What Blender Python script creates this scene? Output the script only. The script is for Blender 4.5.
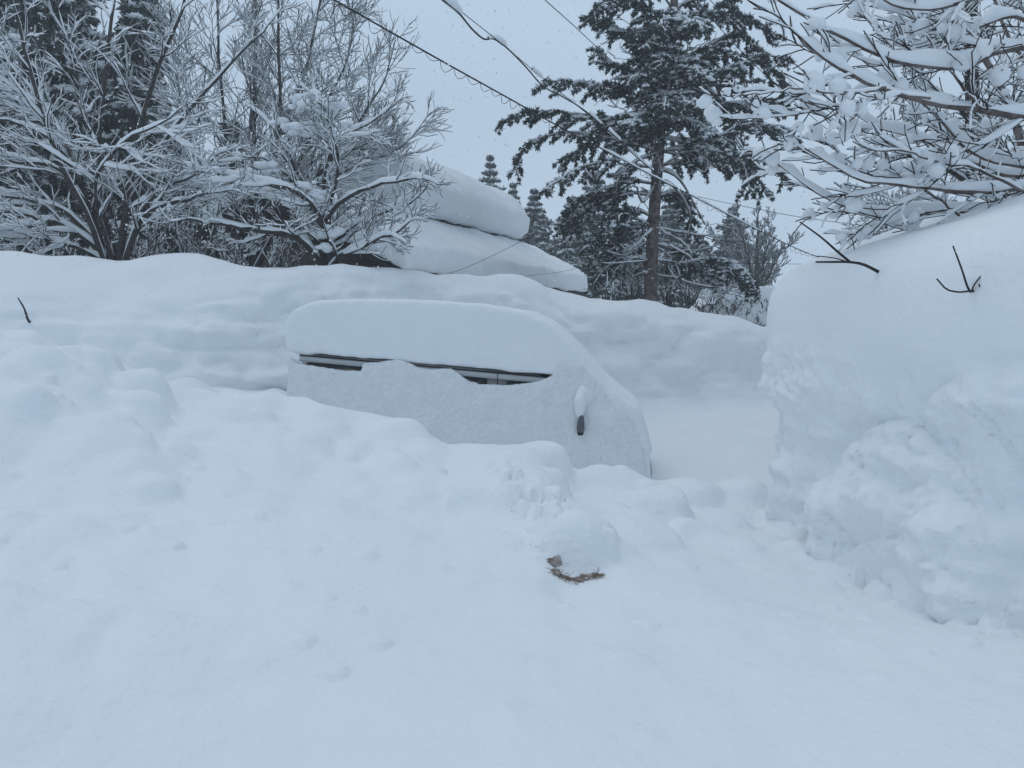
import bpy, math, random
import numpy as np
from mathutils import Vector
random.seed(7); rng = np.random.default_rng(7)
for o in list(bpy.data.objects): bpy.data.objects.remove(o)
SC = bpy.context.scene; COL = SC.collection
R = math.radians

# ------------------------------------------------------------------ camera
F = 780.0; ALPHA = math.atan(64/F); CAMZ = 2.0
cam = bpy.data.cameras.new('camera'); camo = bpy.data.objects.new('camera', cam); COL.objects.link(camo)
cam.sensor_width = 36; cam.lens = 36*F/1024; cam.clip_end = 2000; cam.clip_start = 0.05
camo.location = (0, 0, CAMZ); camo.rotation_euler = (math.pi/2-ALPHA, 0, 0)
SC.camera = camo

# ------------------------------------------------------------------ world, sun, exposure
SUN_EL, SUN_AZ = 74, 300          # soft sun behind thick cloud
w = bpy.data.worlds.new('World'); SC.world = w; w.use_nodes = True
nt = w.node_tree; nt.nodes.clear()
out = nt.nodes.new('ShaderNodeOutputWorld'); bg = nt.nodes.new('ShaderNodeBackground')
sky = nt.nodes.new('ShaderNodeTexSky'); sky.sky_type = 'NISHITA'; sky.sun_disc = False
sky.sun_elevation = R(SUN_EL); sky.sun_rotation = R(SUN_AZ); sky.dust_density = 6; sky.air_density = 1.5; sky.ozone_density = 1
mix = nt.nodes.new('ShaderNodeMixRGB'); mix.inputs[0].default_value = 0.97     # the cloud deck
nz = nt.nodes.new('ShaderNodeTexNoise'); nz.inputs['Scale'].default_value = 1.6; nz.inputs['Detail'].default_value = 4
tc = nt.nodes.new('ShaderNodeTexCoord'); nt.links.new(tc.outputs['Generated'], nz.inputs['Vector'])
cr = nt.nodes.new('ShaderNodeValToRGB'); cr.color_ramp.elements[0].position = .3; cr.color_ramp.elements[1].position = .72
SKYC = np.array([4.42, 5.65, 7.02])
cr.color_ramp.elements[0].color = (*(SKYC*.92/10), 1); cr.color_ramp.elements[1].color = (*(SKYC*1.05/10), 1)
mul = nt.nodes.new('ShaderNodeMixRGB'); mul.blend_type = 'MULTIPLY'; mul.inputs[0].default_value = 1; mul.inputs[2].default_value = (10, 10, 10, 1)
mul.use_clamp = False
nt.links.new(nz.outputs['Fac'], cr.inputs[0]); nt.links.new(cr.outputs[0], mul.inputs[1])
# a snow-lit overcast is a little brighter towards the horizon than overhead
sx = nt.nodes.new('ShaderNodeSeparateXYZ'); nt.links.new(tc.outputs['Generated'], sx.inputs[0])
mr = nt.nodes.new('ShaderNodeMapRange'); mr.inputs[1].default_value = .05; mr.inputs[2].default_value = .9; mr.inputs[3].default_value = 12.6; mr.inputs[4].default_value = 9.2
nt.links.new(sx.outputs['Z'], mr.inputs[0]); nt.links.new(mr.outputs[0], mul.inputs[2])
nt.links.new(sky.outputs[0], mix.inputs[1]); nt.links.new(mul.outputs[0], mix.inputs[2])
nt.links.new(mix.outputs[0], bg.inputs[0]); nt.links.new(bg.outputs[0], out.inputs[0])
bg.inputs[1].default_value = 0.10
sd = bpy.data.lights.new('sun', 'SUN'); sd.energy = 0.5; sd.angle = R(40); sd.color = (1, .98, .96)
so = bpy.data.objects.new('sun', sd); COL.objects.link(so)
_el, _az = R(SUN_EL), R(SUN_AZ)
dvec = Vector((math.sin(_az)*math.cos(_el), math.cos(_az)*math.cos(_el), math.sin(_el)))
so.rotation_euler = dvec.to_track_quat('Z', 'Y').to_euler()
SC.view_settings.view_transform = 'Standard'; SC.view_settings.look = 'None'
SC.view_settings.exposure = 0.06; SC.view_settings.gamma = 1

# ------------------------------------------------------------------ helpers
CA, SA = math.cos(ALPHA), math.sin(ALPHA)
def at(px, py, Y):
    x = (px-512)/F; v = (384-py)/F
    dy = CA+v*SA; dz = -SA+v*CA
    return np.array([x*Y/dy, Y, CAMZ+dz*Y/dy])
def project(P):
    P = np.asarray(P, float); d = P-np.array([0, 0, CAMZ])
    dep = d[..., 1]*CA-d[..., 2]*SA; up = d[..., 1]*SA+d[..., 2]*CA
    return 512+F*d[..., 0]/dep, 384-F*up/dep

def _h(ix, iy, iz, seed):
    n = (ix*374761393+iy*668265263+iz*2147483647+seed*1274126177) & 0xffffffff
    n = ((n ^ (n >> 13))*1274126177) & 0xffffffff
    n = ((n ^ (n >> 16))*2246822519) & 0xffffffff
    return ((n ^ (n >> 15)) & 0xffff)/32767.5-1
def noise(P, scale=1.0, seed=0):
    P = np.asarray(P, float)/scale+seed*17.31
    I = np.floor(P).astype(np.int64); f = P-I; f = f*f*f*(f*(f*6-15)+10)
    o = 0
    for a in (0, 1):
        for b in (0, 1):
            for c in (0, 1):
                wgt = (f[..., 0] if a else 1-f[..., 0])*(f[..., 1] if b else 1-f[..., 1])*(f[..., 2] if c else 1-f[..., 2])
                o = o+wgt*_h(I[..., 0]+a, I[..., 1]+b, I[..., 2]+c, seed)
    return o
def fbm(P, scale, octs=3, seed=0):
    return sum(noise(P, scale/2**k, seed+k)*.5**k for k in range(octs))
def billow(P, scale, octs=2, seed=0):
    return sum(np.abs(noise(P, scale/2**k, seed+k))*.5**k for k in range(octs))

def worley(P, scale, seed=0):
    """1 at cell centres falling to 0 at the creases between clods"""
    P = np.asarray(P, float)/scale; I = np.floor(P).astype(np.int64); best = np.full(P.shape[:-1], 9.)
    for a in (-1, 0, 1):
        for b in (-1, 0, 1):
            for c in (-1, 0, 1):
                J = I+np.array([a, b, c]); q = [J[..., k]+.5+.42*_h(J[..., 0], J[..., 1], J[..., 2], seed+k*7) for k in range(3)]
                best = np.minimum(best, (P[..., 0]-q[0])**2+(P[..., 1]-q[1])**2+(P[..., 2]-q[2])**2)
    return 1-np.clip(np.sqrt(best), 0, 1)
def mesh_np(name, V, faces_list, m, parent=None, smooth=True):
    """faces_list: list of int arrays (n,3) or (n,4)"""
    me = bpy.data.meshes.new(name)
    V = np.asarray(V, np.float32)
    me.vertices.add(len(V)); me.vertices.foreach_set('co', V.ravel())
    loops = np.concatenate([f.ravel() for f in faces_list]).astype(np.int32)
    tot = np.concatenate([np.full(len(f), f.shape[1]) for f in faces_list]).astype(np.int32)
    start = np.concatenate([[0], np.cumsum(tot)[:-1]]).astype(np.int32)
    me.loops.add(len(loops)); me.loops.foreach_set('vertex_index', loops)
    me.polygons.add(len(tot)); me.polygons.foreach_set('loop_start', start)
    try: me.polygons.foreach_set('loop_total', tot)
    except Exception: pass
    me.polygons.foreach_set('use_smooth', np.full(len(tot), smooth))
    me.update(calc_edges=True); me.validate()
    me.materials.append(m)
    o = bpy.data.objects.new(name, me); COL.objects.link(o)
    if parent is not None: o.parent = parent; o.location = -parent.location if parent.rotation_euler.z == 0 else o.location
    return o
def empty(name, loc, label, cat, group=None):
    o = bpy.data.objects.new(name, None); COL.objects.link(o); o.location = Vector([float(c) for c in loc]); o.empty_display_size = .2
    o['label'] = label; o['category'] = cat
    if group: o['group'] = group
    return o
def tag(o, label, cat=None, group=None, kind=None):
    o['label'] = label
    if cat: o['category'] = cat
    if group: o['group'] = group
    if kind: o['kind'] = kind
    return o

class Geo:
    def __init__(s): s.V = []; s.T = []; s.Q = []; s.n = 0
    def add(s, V, T=None, Q=None):
        V = np.asarray(V).reshape(-1, 3)
        if T is not None and len(T): s.T.append(np.asarray(T)+s.n)
        if Q is not None and len(Q): s.Q.append(np.asarray(Q)+s.n)
        s.V.append(V); s.n += len(V)
    def build(s, name, m, parent=None, smooth=True):
        if not s.n: return None
        fl = []
        if s.T: fl.append(np.concatenate(s.T))
        if s.Q: fl.append(np.concatenate(s.Q))
        return mesh_np(name, np.concatenate(s.V), fl, m, parent, smooth)
    def prism(s, poly, fr, d0, d1):
        """polygon [(a,b)] extruded from d0 to d1; fr(a,b,d)->xyz. fan-triangulated ends through bmesh-free ear clip (polygons near convex)"""
        from mathutils.geometry import tessellate_polygon
        n = len(poly)
        V = [fr(a, b, d0) for a, b in poly]+[fr(a, b, d1) for a, b in poly]
        tris = tessellate_polygon([[Vector((a, b, 0)) for a, b in poly]])
        T = []
        area = sum(poly[i][0]*poly[(i+1) % n][1]-poly[(i+1) % n][0]*poly[i][1] for i in range(n))
        for t in tris:
            a, b, c = t
            ar = (poly[b][0]-poly[a][0])*(poly[c][1]-poly[a][1])-(poly[c][0]-poly[a][0])*(poly[b][1]-poly[a][1])
            if ar < 0: a, b, c = a, c, b
            T.append((a, b, c)); T.append((a+n, c+n, b+n))
        Q = []
        for i in range(n):
            j = (i+1) % n
            if area > 0: Q.append((j, i, i+n, j+n))
            else: Q.append((i, j, j+n, i+n))
        s.add(V, T, Q)
    def box(s, lo, hi, fr=lambda a, b, c: (a, b, c)):
        V = [fr(x, y, z) for x in (lo[0], hi[0]) for y in (lo[1], hi[1]) for z in (lo[2], hi[2])]
        s.add(V, None, [(0, 1, 3, 2), (4, 6, 7, 5), (0, 4, 5, 1), (2, 3, 7, 6), (0, 2, 6, 4), (1, 5, 7, 3)])

# unit sphere template
def _sph(nu=8, nv=6):
    V = [(0, 0, 1)]; 
    for j in range(1, nv):
        for i in range(nu):
            a = 2*math.pi*i/nu; b = math.pi*j/nv; V.append((math.cos(a)*math.sin(b), math.sin(a)*math.sin(b), math.cos(b)))
    V.append((0, 0, -1)); T = []; Q = []
    for i in range(nu):
        T.append((0, 1+i, 1+(i+1) % nu)); k = 1+(nv-2)*nu; T.append((len(V)-1, k+(i+1) % nu, k+i))
    for j in range(nv-2):
        for i in range(nu):
            a = 1+j*nu+i; b = 1+j*nu+(i+1) % nu; Q.append((a, a+nu, b+nu, b))
    return np.array(V), np.array(T), np.array(Q)
SPH = _sph(); SPHS = _sph(4, 3); SPHL = _sph(16, 10)
def blobs(g, C, RAD, tmpl=SPH, rough=.25, seed=3):
    C = np.asarray(C, float).reshape(-1, 3); RAD = np.asarray(RAD, float).reshape(-1, 3)
    if not len(C): return
    TV, T, Q = tmpl
    P = C[:, None, :]+TV[None]*RAD[:, None, :]
    if rough:
        k = 1+rough*noise(P, float(RAD.mean())*1.1, seed)
        P = C[:, None, :]+TV[None]*RAD[:, None, :]*k[..., None]
    off = (np.arange(len(C))*len(TV))[:, None, None]
    g.add(P.reshape(-1, 3), (T[None]+off).reshape(-1, 3), (Q[None]+off).reshape(-1, 4))

def _bygroup(polys):
    d = {}
    for p, r in polys: d.setdefault(len(p), []).append((p, r))
    for n, L in d.items():
        yield n, np.array([a for a, _ in L]), np.array([b for _, b in L])
def tubes(g, polys, sides=4):
    for n, P, Rr in _bygroup(polys):
        T = np.gradient(P, axis=1); T /= np.linalg.norm(T, axis=2, keepdims=True)+1e-9
        ref = np.where(np.abs(T[..., 2:3]) > .9, np.array([1., 0, 0]), np.array([0, 0, 1.]))
        # keep one reference per polyline so that rings do not twist
        m = (np.abs(T[..., 2]).mean(axis=1) > .8)[:, None, None]
        ref = np.where(m, np.array([1., 0.13, 0]), np.array([0, 0.02, 1.]))*np.ones_like(T)
        S = np.cross(T, ref); S /= np.linalg.norm(S, axis=2, keepdims=True)+1e-9; U = np.cross(S, T)
        a = np.arange(sides)*2*math.pi/sides
        ring = P[:, :, None]+Rr[:, :, None, None]*(np.cos(a)[:, None]*S[:, :, None]+np.sin(a)[:, None]*U[:, :, None])
        N = len(P); idx = np.arange(N*n*sides).reshape(N, n, sides)
        A = idx[:, :-1]; B = idx[:, 1:]
        Q = np.stack([A, np.roll(A, -1, 2), np.roll(B, -1, 2), B], -1).reshape(-1, 4)
        g.add(ring.reshape(-1, 3), None, Q)
def snowline(g, polys, w0, h0, wr=1.0, hr=1.2, sides=6, seed=5, lump=.5, steep=1.0, lumpscale=.35):
    """snow lying on top of every branch: width w0+wr*r, height h0+hr*r"""
    for n, P, Rr in _bygroup(polys):
        T = np.gradient(P, axis=1); T /= np.linalg.norm(T, axis=2, keepdims=True)+1e-9
        hz = np.sqrt(np.clip(1-T[..., 2]**2, 0, 1))
        f = np.clip((hz-.25*steep)/.6, .3, 1)
        S = np.cross(T, np.array([0, 0.01, 1.])); S /= np.linalg.norm(S, axis=2, keepdims=True)+1e-9
        nz_ = 1+lump*noise(P, lumpscale, seed)+lump*.6*noise(P, lumpscale*.4, seed+1)
        nz_ = np.clip(nz_, .1, 2.5)
        tt = np.linspace(0, 1, n); tap = np.ones(n); tap[0] = .35; tap[-1] = .25
        ws = (w0+wr*Rr)*(.6+.4*f)*nz_**.6*tap; hs = (h0+hr*Rr)*f*nz_*tap
        a = np.arange(sides)*2*math.pi/sides+math.pi/2
        ca = np.cos(a); sa = np.where(np.sin(a) > -.1, np.sin(a), np.sin(a)*.12)
        U = np.cross(S, T); U = U*np.sign(U[..., 2:3]+1e-6); U = U*.5+np.array([0, 0, .5]); U /= np.linalg.norm(U, axis=2, keepdims=True)
        base = P+U*(Rr*.62)[..., None]
        ring = base[:, :, None]+ws[:, :, None, None]*ca[:, None]*S[:, :, None]+hs[:, :, None, None]*sa[:, None]*U[:, :, None]
        N = len(P); idx = np.arange(N*n*sides).reshape(N, n, sides)
        A = idx[:, :-1]; B = idx[:, 1:]
        Q = np.stack([A, np.roll(A, -1, 2), np.roll(B, -1, 2), B], -1).reshape(-1, 4)
        off = g.n
        g.add(ring.reshape(-1, 3), None, Q)
def smoothpoly(P, n):
    P = np.asarray(P, float); t = np.r_[0, np.cumsum(np.linalg.norm(np.diff(P, axis=0), axis=1))]
    tt = np.linspace(0, t[-1], n); out = []
    m = np.gradient(P, t, axis=0)
    for x in tt:
        i = min(np.searchsorted(t, x, 'right')-1, len(P)-2); h = t[i+1]-t[i]; u = (x-t[i])/h
        out.append((2*u**3-3*u*u+1)*P[i]+(u**3-2*u*u+u)*h*m[i]+(-2*u**3+3*u*u)*P[i+1]+(u**3-u*u)*h*m[i+1])
    return np.array(out)

# ------------------------------------------------------------------ materials
def mat(name, col, rough=.7, bump=0, bscale=20, var=0, vscale=3, col2=None, metallic=0, spec=.3, detail=4):
    m = bpy.data.materials.new(name); m.use_nodes = True; t = m.node_tree; b = t.nodes['Principled BSDF']
    b.inputs['Base Color'].default_value = (*col, 1); b.inputs['Roughness'].default_value = rough
    b.inputs['Metallic'].default_value = metallic; b.inputs['Specular IOR Level'].default_value = spec
    g = t.nodes.new('ShaderNodeNewGeometry')
    if col2 is not None:
        n = t.nodes.new('ShaderNodeTexNoise'); n.inputs['Scale'].default_value = vscale; n.inputs['Detail'].default_value = detail
        t.links.new(g.outputs['Position'], n.inputs['Vector'])
        r = t.nodes.new('ShaderNodeValToRGB'); r.color_ramp.elements[0].position = .38; r.color_ramp.elements[1].position = .62
        r.color_ramp.elements[0].color = (*col, 1); r.color_ramp.elements[1].color = (*col2, 1)
        t.links.new(n.outputs['Fac'], r.inputs[0]); t.links.new(r.outputs[0], b.inputs['Base Color'])
    if bump:
        n = t.nodes.new('ShaderNodeTexNoise'); n.inputs['Scale'].default_value = bscale; n.inputs['Detail'].default_value = 5
        t.links.new(g.outputs['Position'], n.inputs['Vector'])
        bm = t.nodes.new('ShaderNodeBump'); bm.inputs['Strength'].default_value = 1; bm.inputs['Distance'].default_value = bump
        t.links.new(n.outputs['Fac'], bm.inputs['Height']); t.links.new(bm.outputs[0], b.inputs['Normal'])
    return m
SNOW = mat('snow', (.83, .86, .885), .75, bump=.013, bscale=20, spec=.15, col2=(.86, .885, .905), vscale=.7)
CRUST = mat('crusty_snow', (.84, .87, .89), .65, bump=.045, bscale=22, spec=.2, col2=(.88, .9, .915), vscale=6)
TSNOW = mat('branch_snow', (.82, .85, .88), .75, spec=.15)
BARK = mat('dark_bark', (.035, .032, .03), .9, col2=(.075, .068, .062), vscale=14, bump=.01, bscale=40)
BARKB = mat('brown_bark', (.07, .054, .046), .9, col2=(.19, .16, .15), vscale=9, bump=.015, bscale=25)
TWIG = mat('twig_bark', (.03, .026, .026), .85, col2=(.055, .045, .042), vscale=6)
NEED = mat('needles', (.040, .050, .048), .7, col2=(.072, .084, .080), vscale=1.6)
NEEDF = mat('pale_needles', (.045, .058, .056), .7, col2=(.08, .095, .09), vscale=1.2)
SILVER = mat('silver_paint', (.46, .47, .485), .4, metallic=.15, spec=.5, col2=(.42, .43, .445), vscale=4)
BLACKT = mat('black_trim', (.015, .015, .017), .5, col2=(.03, .03, .03), vscale=9)
GLASS = mat('dark_glass', (.012, .014, .017), .12, spec=.6, col2=(.02, .022, .025), vscale=3)
WALLM = mat('brown_wall', (.17, .145, .125), .9, col2=(.12, .105, .095), vscale=2.2)
FASC = mat('dark_fascia', (.018, .017, .018), .7, col2=(.03, .028, .03), vscale=5)
ROOFM = mat('roof_metal', (.06, .055, .055), .6, col2=(.09, .08, .08), vscale=3)
CABLE = mat('black_cable', (.012, .012, .013), .6)
GRASS = mat('dead_grass', (.33, .24, .18), .9, col2=(.20, .14, .11), vscale=25)
DIRT = mat('frozen_soil', (.24, .195, .165), .95, col2=(.50, .46, .44), vscale=18, bump=.02, bscale=40)

# ------------------------------------------------------------------ terrain loft
def row_z(row, Y): return at(512, row, Y)[2]
PXS = np.array([-500, -200, 0, 60, 130, 180, 240, 270, 310, 360, 400, 450, 480, 510, 545, 562, 590, 625, 655, 700, 760, 800, 850, 930, 1024, 1200, 1500])
#  crest row of the foreground ridge and its distance
CR = np.array([300, 320, 338, 352, 372, 392, 391, 393, 404, 420, 430, 441, 441, 438, 445, 463, 467, 466, 482, 488, 491, 499, 520, 545, 560, 570, 570])
CY = np.array([6.5, 6.5, 6.6, 6.6, 6.7, 6.9, 6.9, 6.8, 6.7, 6.6, 6.5, 6.4, 6.3, 6.3, 6.3, 6.4, 6.5, 6.5, 6.5, 6.6, 6.8, 6.7, 6.6, 6.5, 6.5, 6.5, 6.5])
BX = np.array([-500, -200, 0, 100, 200, 260, 300, 345, 400, 450, 500, 545, 590, 640, 690, 765, 900, 1200, 1500])
BR = np.array([240, 245, 250, 253, 257, 260, 262, 261, 266, 271, 277, 288, 298, 299, 309, 326, 330, 330, 330])   # back bank crest row
BY = np.array([12, 12, 12, 12, 12, 12.2, 12.5, 13, 13.6, 14.2, 14.7, 15, 15.3, 15.6, 16, 16.6, 17, 17, 17])
NC, NR = 760, 760
pc = np.linspace(-420, 1440, NC); V = np.zeros((NC, NR, 3))
ker = np.hanning(31); ker /= ker.sum()
for i, p in enumerate(pc):
    cy = np.interp(p, PXS, CY); cz = row_z(np.interp(p, PXS, CR), cy)
    by = np.interp(p, BX, BY); bz = row_z(np.interp(p, BX, BR), by)
    lft = np.clip((330-p)/200, 0, 1)           # the bay behind the ridge is shallow at the left
    fl = -0.2*(1-lft)+1.0*lft
    ff = .1*(1-lft)+1.1*lft
    fr_z = np.interp(p, [0, 300, 600, 1024], [.52, .5, .5, .47])
    K = [(.6, fr_z-.05), (2.4, fr_z), (3.5, fr_z+.10+.12*(cz-.8)), (4.6, fr_z+(cz-fr_z)*.45), (cy-.55, cz-.10), (cy-.12, cz), (cy+.1, cz-.01), (cy+.55, cz-.30), (cy+1.05, fl+.1), (cy+1.6, fl),
         (by-1.9, ff), (by-.55-.9*lft, ff+.12), (by-.28-.5*lft, bz-.75), (by-.14, bz-.32), (by+.02, bz-.06), (by+.4, bz), (by+1.4, bz-.03), (by+3, bz-.5), (by+4.5, 1.1), (26, 1.0), (40, .9)]
    K = np.array(K); L = np.r_[0, np.cumsum(np.hypot(*np.diff(K, axis=0).T)/np.clip(K[1:, 0]*.5+K[:-1, 0]*.5, 3, 30))]
    tt = np.linspace(0, L[-1], NR)
    y = np.interp(tt, L, K[:, 0]); z = np.interp(tt, L, K[:, 1])
    pad = 15
    yp = np.r_[2*y[0]-y[1:pad+1][::-1], y, 2*y[-1]-y[-pad-1:-1][::-1]]; zp = np.r_[np.full(pad, z[0]), z, np.full(pad, z[-1])]
    y = np.convolve(yp, ker, 'valid'); z = np.convolve(zp, ker, 'valid')
    V[i, :, 0] = (p-512)/F*y; V[i, :, 1] = y; V[i, :, 2] = z
# soft large shapes and lumps
Y = V[..., 1]; near = np.clip((9-Y)/2, 0, 1); cyc = np.interp(pc, PXS, CY)[:, None]
ridge = np.exp(-((Y-(cyc-.5))/1.0)**2)
leftz = np.clip((300-pc)/300, 0, 1)[:, None]
V[..., 2] += near*fbm(V*[1, 1, 0], 1.7, 2, 11)*.05*(1-ridge*.6)
V[..., 2] += near*(.25+ridge)*(billow(V*[1, 1, 0], .62, 2, 21)-.3)*.12
V[..., 2] += near*leftz*(billow(V*[1, 1, 0], .9, 3, 25)-.3)*.2
V[..., 2] += near*fbm(V*[1, 1, 0], .35, 2, 31)*.006
def bump(px, Yc, rx, ry, rz, k=.035, dx=0, e=.75):
    x = (px-512)/F*Yc; i = np.argmin(np.abs(pc-px)); j = np.argmin(np.abs(V[i, :, 1]-Yc)); base = V[i, j, 2]
    wi = int(F*rx*1.3/max(Yc-ry, 1)/(pc[1]-pc[0]))+4; sl = slice(max(0, i-wi), i+wi+1); W = V[sl]
    ddx = W[..., 0]-x; ddy = W[..., 1]-Yc
    wob = 1+.3*noise(np.stack([ddx/rx*.8, ddy/ry*.8, np.full_like(ddx, px*.37+Yc)], -1), .8, 5)
    d = ((ddx/rx)**2+(ddy/ry)**2)*wob
    m = d < 1.0
    cap = (1-d[m])**e
    zb = base-.30*rz+1.3*rz*cap*(1+.12*noise(W[m], min(rx, ry)*.6, int(px)))
    a = W[..., 2][m]; h = np.clip(.5+.5*(zb-a)/k, 0, 1)
    z_ = a*(1-h)+zb*h+k*h*(1-h); q = W[..., 2]; q[m] = z_
# heaped chunks along the ridge
for b in [(272, 6.75, .17, .16, .09), (240, 5.6, .16, .13, .05), (320, 6.1, .2, .16, .05), (395, 5.6, .2, .14, .05), (505, 6.1, .30, .25, .07), (440, 6.0, .25, .2, .05),
          (505, 5.2, .34, .34, .12), (560, 4.85, .40, .42, .13), (545, 4.55, .22, .2, .09), (628, 4.95, .33, .42, .12), (605, 4.5, .2, .22, .07), (470, 5.0, .15, .13, .05),
          (745, 5.2, .17, .16, .05), (700, 5.5, .2, .18, .05), (838, 5.3, .16, .2, .09), (600, 6.35, .18, .16, .05), (545, 6.3, .22, .15, .05), (830, 4.7, .12, .12, .03),
          (20, 6.1, .32, .25, .10), (70, 6.3, .35, .25, .09), (8, 5.2, .3, .25, .08), (130, 6.2, .3, .25, .07), (-60, 6.2, .4, .3, .12), (180, 5.7, .2, .18, .05), (90, 5.2, .25, .2, .05)]:
    bump(*b)
bump(572, 4.50, .26, .30, .11, k=.02, e=.6)
px_ = (pc[:, None]-577)/F*V[..., 1]; V[..., 2] -= .07*np.exp(-(px_/.13)**2-((V[..., 1]-4.16)/.10)**2)
pile = np.clip(1.2-np.abs(Y-(cyc-1.1))/1.2, 0, 1)*near
mw = worley(V*[1, 1, .5], .42, 4); V[..., 2] += pile*(mw-.45)*.13*np.clip(noise(V, 1.1, 71)*1.6+.5, 0, 1)
mw2 = worley(V*[1, 1, .5]+.06*fbm(V, .15, 2, 8)[..., None], .17, 6); V[..., 2] += pile*(mw2-.5)*.06*np.clip(noise(V, .8, 72)*2+.2, 0, 1)
rk = random.Random(12)
for k in range(105):        # clods heaved up along the ridge, softened by fresh snow
    px = rk.uniform(-150, 900); yc_ = np.interp(px, PXS, CY)-abs(rk.gauss(0, .75))-.05; r_ = rk.uniform(.05, .19)
    bump(px, yc_, r_*rk.uniform(.8, 1.5), r_, r_*rk.uniform(.2, .55), k=.012, e=.7)
for b in [(850, 5.1, .28, .3, .12), (905, 4.75, .2, .25, .10), (960, 4.3, .2, .22, .08), (800, 5.9, .2, .3, .12), (1010, 4.0, .18, .2, .07), (790, 6.5, .2, .25, .15)]: bump(*b, k=.03, e=.7)
for (px, yc_, rx, ry, rz) in [(690, 6.45, .3, .25, .08), (745, 6.6, .26, .22, .08), (720, 5.9, .25, .22, .07), (655, 5.8, .28, .25, .08), (780, 6.2, .2, .2, .10)]: bump(px, yc_, rx, ry, rz, k=.02, e=.7)
for _ in range(4):
    for ax_ in (0, 1):
        Zs = V[..., 2]; a_ = np.roll(Zs, 1, ax_); b_ = np.roll(Zs, -1, ax_); V[..., 2] = np.where((V[..., 1] > 1.5) & (V[..., 1] < 9), .25*a_+.5*Zs+.25*b_, Zs)
V[..., 2] += near*fbm(V*[1, 1, 0], .9, 3, 33)*.045+near*fbm(V*[1, 1, 0], .16, 3, 35)*.006*np.clip(noise(V, 1.0, 36)*2+.6, 0, 1)
# broken crust running down to the hollow, and spill along the foot of the wall
for k in range(90):
    t = rk.random(); bump(497+t*62+rk.gauss(0, 7), 5.25-t*.85+rk.gauss(0, .05), rk.uniform(.02, .05), rk.uniform(.02, .05), rk.uniform(.01, .025), k=.003, e=.5)
for k in range(110):
    t = rk.random(); px = 785+t*235; yc_ = np.interp(px, [785, 850, 925, 1024], [6.35, 5.2, 4.55, 3.95])-abs(rk.gauss(0, .13)); r_ = rk.uniform(.02, .085); bump(px, yc_, r_*1.2, r_, r_*rk.uniform(.4, .8), k=.006, e=.6)
for k in range(90):        # a few crisp lumps with a dark nick below them
    px = rk.uniform(-50, 1000); yc_ = rk.uniform(3.0, 6.0); r_ = rk.uniform(.02, .06); bump(px, yc_, r_*1.3, r_, r_*.45, k=.004, e=.7)
for k in range(70):
    px = random.uniform(-200, 1150); row = random.uniform(470, 760); Yb = 2.4+(768-row)/60*.62; s = random.uniform(.04, .12)*(.6+Yb*.12)
    c = at(px, row, Yb); i = np.argmin(np.abs(pc-px)); j = np.argmin(np.abs(V[i, :, 1]-Yb)); 
    bz = V[i, j, 2]; d = ((V[..., 0]-V[i, j, 0])/s)**2+((V[..., 1]-Yb)/(s*.8))**2
    V[..., 2] += (np.exp(-d*1.5)*random.choice([1, 1, -1]))*s*.28
# lumps on the left bank and the stepped shelf behind the van
for b in [(250, 11.2, .9, .5, .22), (300, 11.6, 1.1, .45, .18), (215, 10.8, .7, .5, .2), (150, 10.2, 1.0, .6, .15), (60, 10.4, .9, .6, .12), (230, 9.8, .6, .5, .12)]:
    bump(*b, k=.15)
# displacement along the normal: strata and rough cut faces
def normals(V):
    a = np.gradient(V, axis=0); b = np.gradient(V, axis=1); n = np.cross(a, b); n /= np.linalg.norm(n, axis=2, keepdims=True)+1e-12
    return n*np.sign(n[..., 2:3]+1e-9)
Nn = normals(V); steep = np.clip((.85-Nn[..., 2])/.4, 0, 1); bank = np.clip((V[..., 1]-9)/1, 0, 1)*np.clip((19-V[..., 1])/1, 0, 1)
d = bank*steep*(fbm(V*[.35, .35, 2.2], .55, 3, 41)*.10+billow(V*[.7, .7, 1.4], .5, 2, 45)*.13-.04)+bank*fbm(V, 1.3, 2, 49)*.10+bank*(1-steep)*fbm(V, .5, 2, 53)*.03+bank*(billow(V*[.5, .8, 1], 1.1, 2, 57)-.3)*.16*np.clip(noise(V, 2.2, 58)*1.5+.6, 0, 1)
d += (1-bank)*steep*(worley(V, .10, 61)-.5)*.012+bank*steep*(worley(V*[.6, .6, 1.3]+.1*fbm(V, .3, 2, 64)[..., None], .3, 63)-.5)*.08
V += Nn*d[..., None]
# break-up crease under the big heaped chunk
GV = V.reshape(-1, 3)
GPX, GPY = project(GV)
def ground_at(px, py, tol=4):
    m = (np.abs(GPX-px) < tol) & (np.abs(GPY-py) < tol)
    if not m.any(): return at(px, py, 5)
    c = GV[m]; return c[np.argmin(c[:, 1])]
idx = np.arange(NC*NR).reshape(NC, NR)
Q = np.stack([idx[:-1, :-1], idx[1:, :-1], idx[1:, 1:], idx[:-1, 1:]], -1).reshape(-1, 4)
g = mesh_np('snow_ground', GV, [Q], SNOW); g['kind'] = 'structure'; g['label'] = 'heaped and shovelled snow in front of and behind the buried van'
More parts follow.
